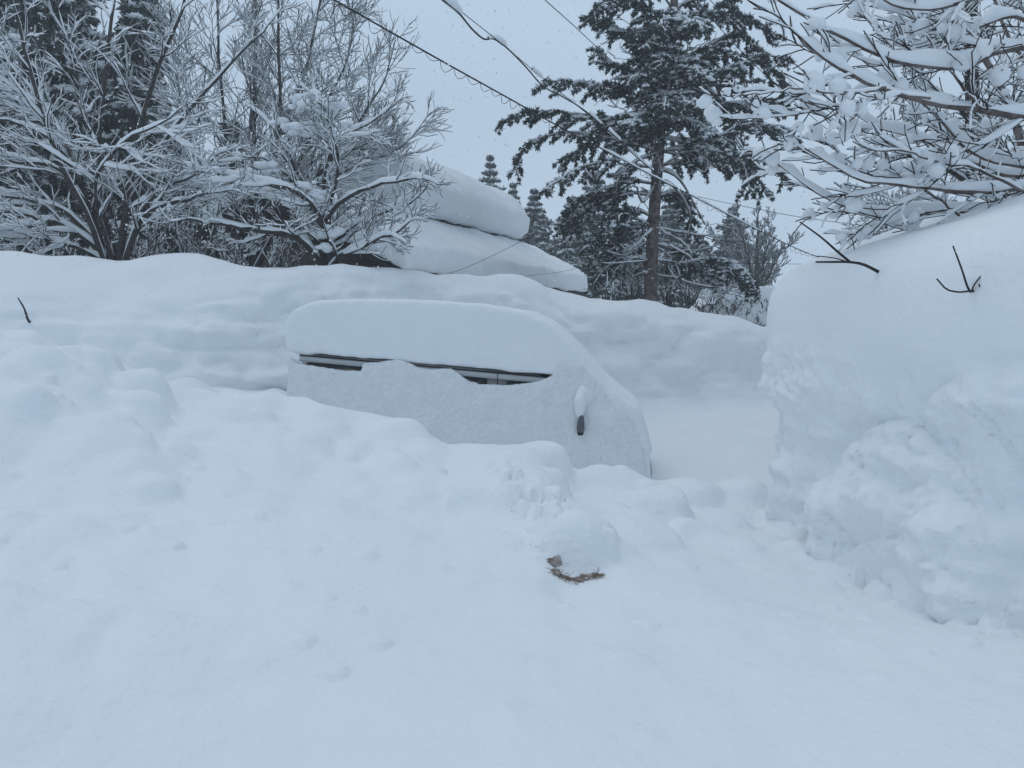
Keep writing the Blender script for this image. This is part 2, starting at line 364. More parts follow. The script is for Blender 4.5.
# wide snowfield to the horizon
xs = np.r_[-900, -300, -120, -60, np.linspace(-40, 40, 41), 60, 120, 300, 900]; ys = np.r_[-300, -60, -20, np.linspace(-8, 80, 45), 120, 300, 900]
X2, Y2 = np.meshgrid(xs, ys, indexing='ij'); P2 = np.stack([X2, Y2, np.zeros_like(X2)], -1); P2[..., 2] = -.45+.08*noise(P2, 9, 3)+np.clip((Y2-22)/12, 0, 1)*1.15
i2 = np.arange(P2.shape[0]*P2.shape[1]).reshape(P2.shape[:2]); Q2 = np.stack([i2[:-1, :-1], i2[1:, :-1], i2[1:, 1:], i2[:-1, 1:]], -1).reshape(-1, 4)
g = mesh_np('snowfield', P2.reshape(-1, 3), [Q2], SNOW); g['kind'] = 'structure'; g['label'] = 'flat snow covered land reaching to the horizon'

# ------------------------------------------------------------------ voxel-smoothed snow masses
def remesh(o, voxel, smooth_it, disp=(), fac=.5):
    m = o.modifiers.new('remesh', 'REMESH'); m.mode = 'VOXEL'; m.voxel_size = voxel; m.use_smooth_shade = True
    if smooth_it:
        s = o.modifiers.new('smooth', 'SMOOTH'); s.iterations = smooth_it; s.factor = fac
    for k, (kind, size, strength) in enumerate(disp):
        t = bpy.data.textures.new(o.name+'_tex%d' % k, kind); t.noise_scale = size
        if kind == 'CLOUDS': t.noise_depth = 2
        dmo = o.modifiers.new('disp', 'DISPLACE'); dmo.texture = t; dmo.strength = strength; dmo.mid_level = .5; dmo.texture_coords = 'GLOBAL'
    return o
# right cut wall of snow: a lofted bank face carried inwards over its top
FP = smoothpoly([(4.1, .2, 0), (3.55, 1.6, 0), (3.1, 3.0, 0), (2.72, 4.0, 0), (2.45, 4.8, 0), (2.32, 5.6, 0), (2.28, 6.2, 0), (2.5, 6.9, 0), (3.2, 7.6, 0), (5.0, 8.6, 0), (8, 9.5, 0)], 820)[:, :2]
tg = np.gradient(FP, axis=0); tg /= np.linalg.norm(tg, axis=1, keepdims=True); FN = np.stack([tg[:, 1], -tg[:, 0]], 1)
def ztop(x, y): return 2.33+.36*np.clip(x-2.05, 0, 2.8)*.92
pf = smoothpoly([(.0, 0, -.4), (.0, 0, .2), (.01, 0, .38), (-.04, 0, .50), (-.13, 0, .60), (-.19, 0, .72), (-.21, 0, .84), (-.18, 0, .93), (-.08, 0, .98), (.14, 0, 1.0), (.9, 0, 1.0), (1.8, 0, 1.0), (3.2, 0, .97)], 520)
NS, NP = len(FP), len(pf)
off = np.broadcast_to(pf[:, 0], (NS, NP)); zr = pf[:, 2]
# the fan of inward normals stays short where the footprint turns
lim = np.ones(NS)
XY = FP[:, None, :]+FN[:, None, :]*off[..., None]
inn = np.clip((off-.9)/2.3, 0, 1)[..., None]; CEN = np.array([5.4, 4.6]); XY = XY*(1-inn*.35)+CEN*inn*.35
H = ztop(XY[..., 0], XY[..., 1]); Z = np.where(zr[None] > 0, zr[None]*H, zr[None])
W3 = np.dstack([XY, Z]); sarc = np.r_[0, np.cumsum(np.linalg.norm(np.diff(FP, axis=0), axis=1))][:, None]
face = np.clip((1.9-Z)/.35, 0, 1)*np.clip(1-(off-.1)/.3, 0, 1)
lowm = np.clip((1.35-Z)/.4, 0, 1)*face
big = fbm(W3, .9, 2, 201)
outw = face*(big*.05+(billow(W3, .5, 3, 203)-.3)*.10+(worley(W3, .33, 205)-.5)*.10+(worley(W3*[1, 1, 1.4]+.04*fbm(W3, .1, 2, 218)[..., None], .10, 207)-.5)*.055*np.clip(noise(W3, .7, 208)*1.5+.6, 0, 1)+(worley(W3, .055, 210)-.5)*.022*np.clip(noise(W3, .5, 212)*2+.3, 0, 1)+fbm(W3, .05, 2, 209)*.008)
outw += lowm*((worley(W3+.12*fbm(W3, .3, 2, 215)[..., None], .48, 211)-.35)*.16+.04)+face*fbm(W3*[.5, .5, 3.0], .6, 3, 216)*.035
# slumped slabs with a ledge on top
def ledge(px, Yd, zt, width, A, soft=.05):
    x = (px-512)/F*Yd; k = np.argmin((FP[:, 0]-x)**2+(FP[:, 1]-Yd)**2); sc0 = sarc[k, 0]
    top = zt+.06*noise(np.dstack([sarc*np.ones_like(Z), Z*0, Z*0+px]), .25, 3)-.35*((sarc-sc0)/width)**2
    return A*np.clip((top-Z)/soft, 0, 1)*np.exp(-np.abs((sarc-sc0)/width)**4)*face.clip(.0, 1)
outw = outw+ledge(935, 4.75, 1.40, .55, .09, .03)+ledge(860, 5.3, 1.0, .28, .12)+ledge(1000, 4.3, 1.05, .3, .10)+ledge(800, 6.0, .95, .3, .10)+ledge(960, 4.5, .75, .6, .08, .03)+ledge(1010, 4.4, 1.62, .35, .07, .03)+ledge(870, 5.1, 1.22, .25, .06, .03)+ledge(1150, 3.4, 1.2, .4, .15)
top_ = 1-face
tn = top_*(fbm(W3, 1.2, 2, 221)*.035+fbm(W3, .25, 2, 223)*.006)
W3[..., :2] -= FN[:, None, :]*outw[..., None]
W3[..., 2] += tn*np.clip(off+.2, 0, 1)
idx = np.arange(NS*NP).reshape(NS, NP); Qw = np.stack([idx[:-1, :-1], idx[:-1, 1:], idx[1:, 1:], idx[1:, :-1]], -1).reshape(-1, 4)
wall = mesh_np('snow_wall', W3.reshape(-1, 3), [Qw[:, ::-1]], SNOW)
wall['kind'] = 'structure'; wall['label'] = 'tall cut bank of snow at the right with slumped blocks along its foot'

# ------------------------------------------------------------------ the buried van
A0 = np.array([-2.71, 9.85, -.22]); A1 = np.array([1.60, 9.27, -.36])
ax = A1-A0; VL = np.linalg.norm(ax); ax /= VL
ay = np.array([-ax[1], ax[0], 0]); ay /= np.linalg.norm(ay); az = np.cross(ax, ay)
def vf(x, z, y): return tuple(A0+ax*x+ay*y+az*z)          # y grows away from the camera
def van_xz(px, row, yoff=-.02):
    """pixel -> (x,z) in the van's near side plane"""
    x = (px-512)/F; v = (384-row)/F; d = np.array([x, CA+v*SA, -SA+v*CA]); o = np.array([0, 0, CAMZ]); p0 = A0+ay*yoff
    t = np.dot(p0-o, ay)/np.dot(d, ay); q = o+d*t-p0
    return float(np.dot(q, ax)), float(np.dot(q, az))
van = empty('minivan', A0, 'silver minivan buried in snow, only its roof edge, window tops and one mirror showing', 'van')
vp = lambda name, gg, m: gg.build(name, m, van)
D0 = van_xz(300, 355); D1 = van_xz(556, 378)
def drip(x): return D0[1]+(D1[1]-D0[1])*(x-D0[0])/(D1[0]-D0[0])
zd = drip(1.5)
g = Geo()    # body: lower side + roof, with greenhouse
low = [(0, .3), (.05, .95), (4.0, 1.0), (4.36, .84), (4.42, .55), (4.4, .25), (.05, .25)]
g.prism(low, vf, 0, 1.68)
up = [(.05, .95), (.12, drip(.12)+.02), (3.0, drip(3.0)+.01), (3.35, 1.35), (3.95, 1.0)]
g.prism(up, vf, .02, 1.62)
rf = [(.12, drip(.12)+.02), (.35, zd+.12), (2.6, zd+.10), (3.05, drip(3.05)+.01)]
g.prism(rf, vf, .12, 1.55)
body = vp('body', g, SILVER)
# silver door-frame band under the drip line, and glass
g = Geo(); BAND = .076
def bandpt(x, dz, y): return vf(x, drip(x)+dz, y)
xx = np.linspace(D0[0], D1[0], 30)
g.add([bandpt(x, dz, y) for x in xx for (dz, y) in ((0, -.034), (-BAND, -.042), (-BAND, .03), (0, .03))], None,
      [(4*i+a, 4*i+(a+1) % 4, 4*i+4+(a+1) % 4, 4*i+4+a) for i in range(29) for a in range(4)])
band = vp('door_frame', g, SILVER)
g = Geo(); g.add([bandpt(x, dz, y) for x in xx for (dz, y) in ((.006, -.040), (-.007, -.040), (-.007, .02), (.006, .02))], None,
      [(4*i+a, 4*i+(a+1) % 4, 4*i+4+(a+1) % 4, 4*i+4+a) for i in range(29) for a in range(4)])
vp('drip_rail', g, BLACKT)
wx = lambda px: van_xz(px, 370)[0]
def sidewin(x0, x1, top0, top1, cornerL, cornerR):
    fr_, gl = Geo(), Geo()
    def poly(x0, x1, t0, t1, b, cl, cr_):
        return [(x0, b), (x0+.0, drip(x0)-t0-cl), (x0+cl, drip(x0+cl)-t0), (x1-cr_, drip(x1-cr_)-t1), (x1, drip(x1)-t1-cr_), (x1, b)]
    fr_.prism(poly(x0, x1, top0, top1, 1.0, cornerL, cornerR), vf, -.037, .03)
    gl.prism(poly(x0+.03, x1-.03, top0+.028, top1+.028, 1.03, cornerL, cornerR), vf, -.041, .03)
    f_ = fr_.build('side_window', BLACKT, van); p_ = gl.build('pane', GLASS); p_.parent = f_; return f_
sidewin(wx(306), wx(372), .082, .078, .03, .03)
sidewin(wx(376), wx(487), .075, .062, .04, .04)
sidewin(wx(507), wx(600), .062, .05, .05, .02)
g = Geo(); xs_ = wx(498); g.box((xs_-.004, 1.0, -.0445), (xs_+.004, drip(xs_)-.01, -.02), lambda x, z, y: vf(x, z, y)); vp('door_gap', g, BLACKT)
# mirror
mx, mz = van_xz(581, 424, -.16)
g = Geo()
pol = [(-.045, -.09), (-.05, -.03), (-.03, .08), (0, .12), (.03, .08), (.045, -.05), (.035, -.09), (0, -.105)]
g.prism([(mx+a, mz+b) for a, b in pol], vf, -.20, -.10)
mir = vp('door_mirror', g, mat('grey_mirror', (.10, .105, .115), .45, col2=(.13, .135, .145), vscale=8))
bv = mir.modifiers.new('bevel', 'BEVEL'); bv.width = .02; bv.segments = 3
g = Geo(); g.prism([(mx-.04, mz-.10), (mx+.035, mz-.10), (mx+.03, mz-.13), (mx-.03, mz-.135)], vf, -.19, -.06); ft = g.build('mirror_foot', BLACKT); ft.parent = mir; ft.location = (0, 0, 0)
# wheels (hidden in snow but real)
for x_ in (.75, 3.55):
    g = Geo(); c = [(x_+.31*math.cos(a), .31+.31*math.sin(a)) for a in np.linspace(0, 2*math.pi, 25)[:-1]]
    g.prism(c, vf, .02-.03, .2); wh = vp('wheel', g, BLACKT)
# roof snow: silhouette extruded across the van, voxel smoothed
sil = [(291, 352), (289, 325), (297, 309), (320, 301), (360, 299), (440, 300), (490, 305), (525, 311), (552, 324), (574, 346), (590, 366), (606, 384), (624, 398), (638, 409)]
top = [van_xz(a, b, .1) for a, b in sil]
bot = [(4.42, .80), (3.95, 1.0), (3.6, 1.20), (3.3, drip(3.2)+.03)]+[(x, drip(x)+.03) for x in (2.9, 2.2, 1.5, .8, .15)]
g = Geo(); g.prism(top+bot, vf, -.085, 1.78)
# snow wrapped round the nose
nose = [van_xz(*p, .1) for p in [(596, 375), (624, 398), (641, 412), (648, 432), (650, 470)]]+[(4.52, -.1), (4.1, -.1), (4.0, .4), (3.85, 1.0), (3.6, 1.15)]
g.prism(nose, vf, -.06, 1.8)
tl = [van_xz(*p, .1) for p in [(291, 320), (291, 352)]]
g.prism([(-.02, 2.0), (.14, 2.0), (.12, .2), (-.16, .2)], vf, .0, 1.75)
rs = vp('roof_snow', g, SNOW); remesh(rs, .03, 22, [('CLOUDS', .5, .04), ('CLOUDS', .09, .012)])
# side crust with its wavy upper edge
edge = [(288, 356), (298, 361.5), (312, 364), (328, 367.5), (345, 369), (361, 369), (362, 361), (378, 359.5), (392, 357.5), (400, 356.5), (409, 361), (421, 367), (431, 368), (449, 366.5), (458, 372), (467, 379), (478, 382), (497, 383), (515, 382), (531, 381), (541, 378.5), (552, 375), (560, 360), (580, 362), (600, 385), (625, 410), (640, 430)]
ep = [van_xz(a, b+2.3, -.1) for a, b in edge]
g = Geo(); g.prism(ep+[(4.45, .1), (4.4, -.2), (-.15, -.2), (-.2, .6)], vf, -.10, .01)
sc_ = vp('side_snow', g, CRUST); remesh(sc_, .016, 2, [('CLOUDS', .35, .05), ('CLOUDS', .06, .026), ('CLOUDS', .02, .008)])
# snow on the mirror
g = Geo(); a = van_xz(581, 400, -.16)
blobs(g, [vf(a[0]-.01, a[1]-.03, -.15), vf(a[0]-.01, a[1]-.11, -.16), vf(a[0]+.015, a[1]+.07, -.10), vf(a[0]+.06, a[1]+.05, -.06)], [(.075, .10, .13), (.06, .07, .10), (.08, .10, .11), (.11, .10, .12)], SPHL, .12)
ms = vp('mirror_snow', g, SNOW); remesh(ms, .014, 9)

# ------------------------------------------------------------------ the house
HO = np.array([-2.36, 17.2, 0]); es = np.array([.36, .933, 0]); ew = np.array([-.933, .36, 0]); ez = np.array([0, 0, 1.])
def hf(w_, z_, s_): return tuple(HO+es*s_+ew*w_+ez*z_)
house = empty('house', HO, 'low brown house with two stacked roofs under huge rounded slabs of snow', 'house')
hp = lambda name, gg, m: gg.build(name, m, house)
SL = .50; ZE = 2.93
g = Geo(); g.prism([(.7, -.4), (.7, ZE+.18), (4, ZE+2.1), (5.2, ZE+1.4), (5.2, -.4)], hf, .7, 13.4); hp('wall', g, WALLM)
g = Geo(); g.prism([(0, ZE), (0, ZE+.10), (4, ZE+.10+4*SL), (5.6, ZE+.10+2.4*SL), (5.6, ZE+2.4*SL), (4, ZE+4*SL)], hf, .03, 14.3); rfo = hp('roof', g, ROOFM)
g = Geo(); g.prism([(0, ZE-.10), (0, ZE+.13), (4, ZE+.13+4*SL), (5.6, ZE+.13+2.4*SL), (5.6, ZE-.10+2.4*SL), (4, ZE-.10+4*SL)], hf, -.05, .03); hp('bargeboard', g, FASC)
g = Geo(); g.box((-.05, ZE-.09, .0), (-.001, ZE+.09, 14.35), lambda a, b, c: hf(a, b, c)); hp('fascia', g, FASC)
g = Geo(); g.prism([(2.6, 3.5), (2.6, 5.0), (4.0, 5.4), (4.5, 5.2), (4.5, 3.5)], hf, 4.2, 11.8); hp('upper_wall', g, WALLM)
g = Geo(); g.prism([(2, 4.86), (2, 4.98), (4.0, 5.5), (4.6, 5.3), (4.6, 5.18), (4.0, 5.38)], hf, 3.9, 12.2); hp('upper_roof', g, FASC)
g = Geo()
g.prism([(-.12, ZE+.10), (-.20, ZE+.35), (-.1, ZE+.78), (2.0, ZE+1.02+2.0*SL), (4, ZE+.45+4*SL), (4, ZE+.1+4*SL)], hf, -.12, 14.5)
g.prism([(5.65, ZE+.10+2.4*SL), (5.65, ZE+.5+2.4*SL), (4, ZE+.45+4*SL), (4, ZE+.1+4*SL)], hf, -.12, 14.5)
hp('roof_snow', g, SNOW); remesh(bpy.context.scene.collection.objects[-1], .07, 14, [('CLOUDS', 1.3, .22), ('CLOUDS', .3, .07)])
g = Geo()
g.prism([(1.95, 4.92), (1.55, 5.15), (1.5, 5.75), (1.95, 6.4), (2.7, 6.85), (3.6, 7.0), (4.4, 6.8), (4.6, 5.5), (4.0, 5.5)], hf, 3.6, 12.3)
g.prism([(1.7, 5.1), (1.6, 5.8), (2.3, 6.3), (3.6, 6.4), (4.0, 5.3)], hf, 12.0, 12.9)
hp('upper_roof_snow', g, SNOW); remesh(bpy.context.scene.collection.objects[-1], .085, 40, [('CLOUDS', 1.5, .26)])

# ------------------------------------------------------------------ trees: growth
def unit(v): return v/(np.linalg.norm(v)+1e-9)
def grow(out, p, d, L, r, lvl, maxl, rs, prm):
    n = 7 if lvl < maxl else 5
    pts = [p]; d = unit(d); dirs = [d]
    for k in range(n-1):
        d = unit(d+rs.normal(0, prm['wander'], 3)+np.array([0, 0, prm['up'][min(lvl, len(prm['up'])-1)]])*(1/(n-1)))
        p = p+d*L/(n-1); pts.append(p); dirs.append(d)
    rad = np.linspace(r, max(r*.35, prm['rmin']), n)
    out.append((np.array(pts), rad, lvl))
    if lvl >= maxl: return
    nc = prm['kids'][lvl]
    for k in range(nc):
        t = prm.get('t0', .2)+(1-prm.get('t0', .2))*(k+rs.random())/nc; i = min(int(t*(n-1)), n-2); f = t*(n-1)-i
        q = pts[i]*(1-f)+pts[i+1]*f; dd = dirs[i]
        perp = unit(np.cross(dd, rs.normal(0, 1, 3))); perp = unit(perp*np.array([1, 1, .8])*np.array([1, prm.get('flaty', 1), 1]))
        a = R(rs.uniform(*prm['ang'])); nd = dd*math.cos(a)+perp*math.sin(a)
        grow(out, q, nd, L*rs.uniform(*prm['lr'])*(1.15-.5*t), max(rad[i]*prm['rr'], prm['rmin']), lvl+1, maxl, rs, prm)
def limb_kids(out, P, r0, r1, rs, prm, n, maxl, L, t0=.25):
    """children along an explicit limb polyline"""
    N = len(P); T = np.gradient(P, axis=0)
    for k in range(n):
        t = t0+(1-t0)*(k+rs.random())/n; i = min(int(t*(N-1)), N-2)
        dd = unit(T[i]); perp = unit(np.cross(dd, rs.normal(0, 1, 3))); a = R(rs.uniform(*prm['ang']))
        r = (r0+(r1-r0)*t)
        grow(out, P[i], dd*math.cos(a)+perp*math.sin(a), L*rs.uniform(.6, 1.2)*(1.2-.6*t), max(r*.5, prm['rmin']), 1, maxl, rs, prm)
    grow(out, P[-1], T[-1], L*.7, max(r1, prm['rmin']), 1, maxl, rs, prm)
def finish_tree(root, trunks, br, snow_w, snow_h, barkm=BARK, clumps=None, twigsides=3, lump=.5, snowfrac=1.0, rs=None, lumpscale=.35, steep=1.0):
    g = Geo(); tubes(g, trunks, 9); g.build('trunk', barkm, root)
    g = Geo(); tubes(g, [(p, r) for p, r, l in br if l <= 1], 5); tubes(g, [(p, r) for p, r, l in br if l > 1], twigsides)
    g.build('crown', TWIG, root)
    g = Geo()
    snowline(g, trunks, .0, snow_h[0]*.5, 1.05, .9, 8, lump=lump, lumpscale=lumpscale, steep=steep)
    for l in (0, 1, 2, 3, 4):
        L_ = [(p, r) for p, r, ll in br if ll == l and (rs is None or rs.random() < snowfrac)]
        if L_: snowline(g, L_, snow_w[min(l, len(snow_w)-1)], snow_h[min(l, len(snow_h)-1)], 1.0, 1.0, 6 if l < 2 else 4, lump=lump, lumpscale=lumpscale, steep=steep)
    if clumps:
        for C_, R_, in clumps: blobs(g, C_, R_, SPHL, .5)
    g.build('snow_cover', TSNOW, root)

# --- bare tree at far left (multi-stem)
def px_limb(pts, Y0, Y1, n=12):
    k = len(pts); return smoothpoly([at(a, b, Y0+(Y1-Y0)*(i/(k-1))) for i, (a, b) in enumerate(pts)], n)
def bare_tree(label, base_px, Yb, limbs, prm, nk, maxl, L, sw, sh, seed, clumps=None, lump=.5, barkm=BARK, name='bare_tree', snowfrac=1, group=None, lumpscale=.35, steep=1.0):
    rs = np.random.default_rng(seed)
    base = at(base_px[0], base_px[1], Yb); base[2] = min(base[2], .8)
    root = empty(name, base, label, 'tree', group)
    tr, br = [], []
    for pts, dY, r0, r1 in limbs:
        P = px_limb(pts, Yb, Yb+dY, 14); P += np.cumsum(rs.normal(0, .03, P.shape), axis=0)*np.linspace(0, 1, 14)[:, None]
        tr.append((P, np.linspace(r0, r1, 14)))
        limb_kids(br, P, r0, r1, rs, prm, nk, maxl, L)
    finish_tree(root, tr, br, sw, sh, barkm, clumps, lump=lump, rs=rs, snowfrac=snowfrac, lumpscale=lumpscale, steep=steep)
    return root
PR1 = dict(wander=.13, up=[.3, .15, .15, .1], rmin=.0048, kids=[0, 4, 4, 2], ang=(22, 52), lr=(.5, .9), rr=.6)
bare_tree('large bare tree with many spreading snow lined limbs at the far left', (112, 275), 15.2, [
    ([(112, 275), (95, 225), (78, 180), (55, 140), (25, 105), (-25, 70)], .8, 0.068, 0.021),
    ([(108, 275), (88, 215), (60, 160), (42, 100), (25, 40), (5, -20)], -1.0, 0.061, 0.017),
    ([(115, 275), (100, 200), (98, 130), (105, 70), (112, 10), (118, -60)], .6, 0.061, 0.021),
    ([(118, 275), (125, 215), (132, 160), (146, 110), (160, 60), (185, -10)], -.8, 0.068, 0.021),
    ([(120, 272), (128, 205), (150, 160), (185, 115), (220, 75), (262, 35)], .5, 0.061, 0.017),
    ([(122, 270), (145, 205), (170, 185), (200, 172), (215, 160)], -1.2, 0.048, 0.014),
    ([(122, 270), (140, 225), (165, 207), (205, 196)], -1.6, 0.061, 0.021),
    ([(118, 275), (92, 180), (100, 160), (130, 130), (160, 110)], -1.9, 0.041, 0.014),
    ([(100, 250), (60, 225), (30, 218), (-20, 208)], -1.2, 0.048, 0.021),
    ([(96, 240), (55, 205), (20, 195), (-20, 185)], -.9, 0.048, 0.021),
    ([(90, 210), (55, 165), (15, 158), (-20, 150)], -.5, 0.048, 0.021),
    ([(88, 200), (60, 150), (20, 125), (-20, 120)], .7, 0.054, 0.021),
    ([(80, 170), (50, 115), (20, 75), (-10, 45)], 1.2, 0.041, 0.014),
    ([(105, 262), (70, 245), (20, 235), (-20, 238)], -1.5, 0.041, 0.021),
    ([(98, 150), (80, 105), (70, 50), (62, -10)], .9, 0.034, 0.014)], PR1, 7, 3, 1.15, (.022, .018, .011, .006), (.085, .055, .028, .013), 4, lump=.7)
# --- tall twiggy trees behind
PR2 = dict(wander=.12, up=[.3, .3, .25, .2], rmin=.0055, kids=[0, 7, 6, 4], ang=(18, 46), lr=(.5, .85), rr=.55)
bare_tree('tall bare tree with a dense fan of fine frosted twigs left of the house', (250, 280), 19.5, [
    ([(250, 280), (252, 200), (254, 120), (256, 50), (258, -60)], .5, .075, .025),
    ([(250, 280), (262, 210), (278, 140), (280, 60), (276, -50)], -.6, .065, .02),
    ([(250, 280), (275, 215), (300, 150), (322, 100), (340, 50)], .6, .09, .02),
    ([(250, 280), (285, 220), (325, 170), (355, 130), (378, 95)], -.8, .09, .02),
    ([(250, 280), (235, 200), (222, 130), (215, 60), (212, -40)], .9, .06, .02),
    ([(250, 280), (225, 215), (200, 160), (182, 100), (170, 20)], -.5, .08, .02),
    ([(254, 200), (285, 120), (305, 60), (318, 0)], 1.2, .06, .02),
    ([(262, 230), (310, 190), (350, 170), (392, 150)], .9, .06, .02)], PR2, 13, 3, 1.75, (.014, .012, .008, .006), (.045, .034, .020, .013), 9, lump=.5, snowfrac=.85)
# --- small snow laden tree before the house
rsx = np.random.default_rng(77)
cl = []
for (px, py, r_) in [(300, 103, .22), (328, 105, .24), (312, 98, .2), (296, 128, .2), (318, 130, .22), (285, 122, .16), (270, 168, .18), (250, 172, .16), (305, 185, .14), (318, 195, .16), (345, 125, .12), (332, 232, .2), (326, 248, .16)]:
    c0 = at(px, py, 14.3+rsx.uniform(-.3, .3))
    for q in range(9): cl.append(([c0+rsx.normal(0, .35*r_, 3)*[1.5, 1, .55]], [np.array([1, .8, .62])*r_*rsx.uniform(.25, .62)]))
PR3 = dict(wander=.14, up=[.1, .10, .12, .12], rmin=.0055, kids=[0, 5, 5, 3], ang=(24, 60), lr=(.45, .75), rr=.6)
bare_tree('small spreading tree with thick snow loaded limbs in front of the house', (325, 285), 14.4, [
    ([(325, 285), (322, 250), (318, 215), (300, 195), (262, 180), (212, 168)], -.8, .07, .02),
    ([(325, 285), (325, 245), (322, 215), (312, 190), (300, 165), (285, 130)], .5, .06, .02),
    ([(326, 285), (326, 240), (325, 212), (345, 195), (370, 186), (396, 180)], -.5, .06, .02),
    ([(326, 285), (327, 240), (326, 205), (328, 165), (350, 135), (385, 115)], .5, .05, .015),
    ([(326, 270), (300, 238), (265, 236), (215, 234)], -.9, .06, .025),
    ([(326, 275), (345, 255), (372, 246), (398, 238)], -.7, .06, .02),
    ([(322, 262), (350, 225), (380, 210), (412, 198)], .4, .05, .015),
    ([(318, 215), (285, 175), (262, 160), (238, 150)], .9, .04, .015),
    ([(325, 215), (335, 180), (332, 140), (322, 105)], -.2, .04, .015)], PR3, 7, 3, .95, (.026, .017, .009, .004), (.09, .055, .025, .010), 12, clumps=cl, lump=.75)

# ------------------------------------------------------------------ conifers
def needles(g, P, D, L, W, rs, k=6, droop=.5, spread=.8):
    """k narrow blades fan out from every point"""
    N = len(P); P = np.repeat(P, k, 0); D = np.repeat(D, k, 0)
    d = D+rs.normal(0, spread, P.shape); d[:, 2] -= droop*rs.random(len(P)); d /= np.linalg.norm(d, axis=1, keepdims=True)
    s = np.cross(d, rs.normal(0, 1, P.shape)); s /= np.linalg.norm(s, axis=1, keepdims=True)
    l = L*rs.uniform(.6, 1.3, (len(P), 1)); ww = W*rs.uniform(.6, 1.3, (len(P), 1))
    a = P-s*ww*.3; b = P+s*ww*.3; c = P+d*l*.55+s*ww; e = P+d*l; f = P+d*l*.55-s*ww
    Vv = np.stack([a, b, c, e, f], 1).reshape(-1, 3); o = (np.arange(len(P))*5)[:, None]
    g.add(Vv, np.array([[2, 3, 4]])+o, np.array([[0, 1, 2, 4]])+o)
def bough(P, r0, rs, tube_l, fol_pts, fol_dirs, side_n=14, side_len=1.0, droop=.5, bare=.25, dens=.085):
    """a bough polyline P with side shoots carrying foliage"""
    N = len(P); T = np.gradient(P, axis=0); tube_l.append((P, np.linspace(r0, .012, N), 0))
    tot = np.linalg.norm(P[-1]-P[0])
    for k in range(side_n):
        t = bare+(1-bare)*(k+rs.random())/side_n; i = min(int(t*(N-1)), N-2); q = P[i]+(P[i+1]-P[i])*(t*(N-1)-i)
        dd = unit(T[i]); sidev = unit(np.cross(dd, [0, 0, 1.]))*(1 if k % 2 else -1)
        d = unit(dd*rs.uniform(.3, 1.0)+sidev*rs.uniform(.3, 1)+np.array([0, 0, rs.uniform(-.35, .25)]))
        L = side_len*rs.uniform(.5, 1.1)*(1.1-.55*t); pts = [q]; n = 6
        for j in range(n-1):
            d = unit(d+rs.normal(0, .12, 3)+np.array([0, 0, -droop/(n-1)])); pts.append(pts[-1]+d*L/(n-1))
        pts = np.array(pts); tube_l.append((pts, np.linspace(.016, .007, n), 1))
        m = max(4, int(L/dens)); tt = rs.uniform(.12, 1, m)*(n-1); ii = np.minimum(tt.astype(int), n-2); ff = (tt-ii)[:, None]
        fol_pts.append(pts[ii]*(1-ff)+pts[ii+1]*ff); fol_dirs.append(np.repeat(unit(pts[-1]-pts[0])[None], m, 0))
def conifer_finish(root, trunk, tl, fp_, fd_, rs, k=6, L=.24, W=.022, snow=.5, barkm=BARKB, needm=NEED, droop=.6, spread=.7, sblob=.12, bsnow=(.02, .05), dust=.1):
    g = Geo(); tubes(g, trunk, 10); g.build('trunk', barkm, root)
    g = Geo(); tubes(g, [(p, r) for p, r, l in tl if l == 0], 5); tubes(g, [(p, r) for p, r, l in tl if l == 1], 3); g.build('crown', barkm, root)
    P = np.concatenate(fp_); D = np.concatenate(fd_)
    g = Geo(); needles(g, P, D, L, W, rs, k, droop, spread); g.build('needles', needm, root, smooth=False)
    g = Geo(); m2 = noise(P, .5, 18)+rs.normal(0, .5, len(P)) > dust; needles(g, P[m2]+[0, 0, .02], D[m2], L*.8, W*1.1, rs, 3, .1, spread)
    snowline(g, [(p, r) for p, r, l in tl if l == 0], bsnow[0], bsnow[1], 1.1, 1.0, 6, lump=.7)
    if snow > 0:
        m = noise(P, .8, 8)+rs.normal(0, .25, len(P)) > (1-snow*2)*.6
        C_ = P[m]+np.array([0, 0, .03]); sz = sblob*rs.uniform(.4, 1.1, (len(C_), 1)); blobs(g, C_, sz*np.array([[1, 1, .38]]), SPHS, .3)
    snowline(g, [(p, r) for p, r, l in tl if l == 1 and rs.random() < .45], .014, .02, 1, 1, 4, lump=.6)
    g.build('snow_cover', TSNOW, root)
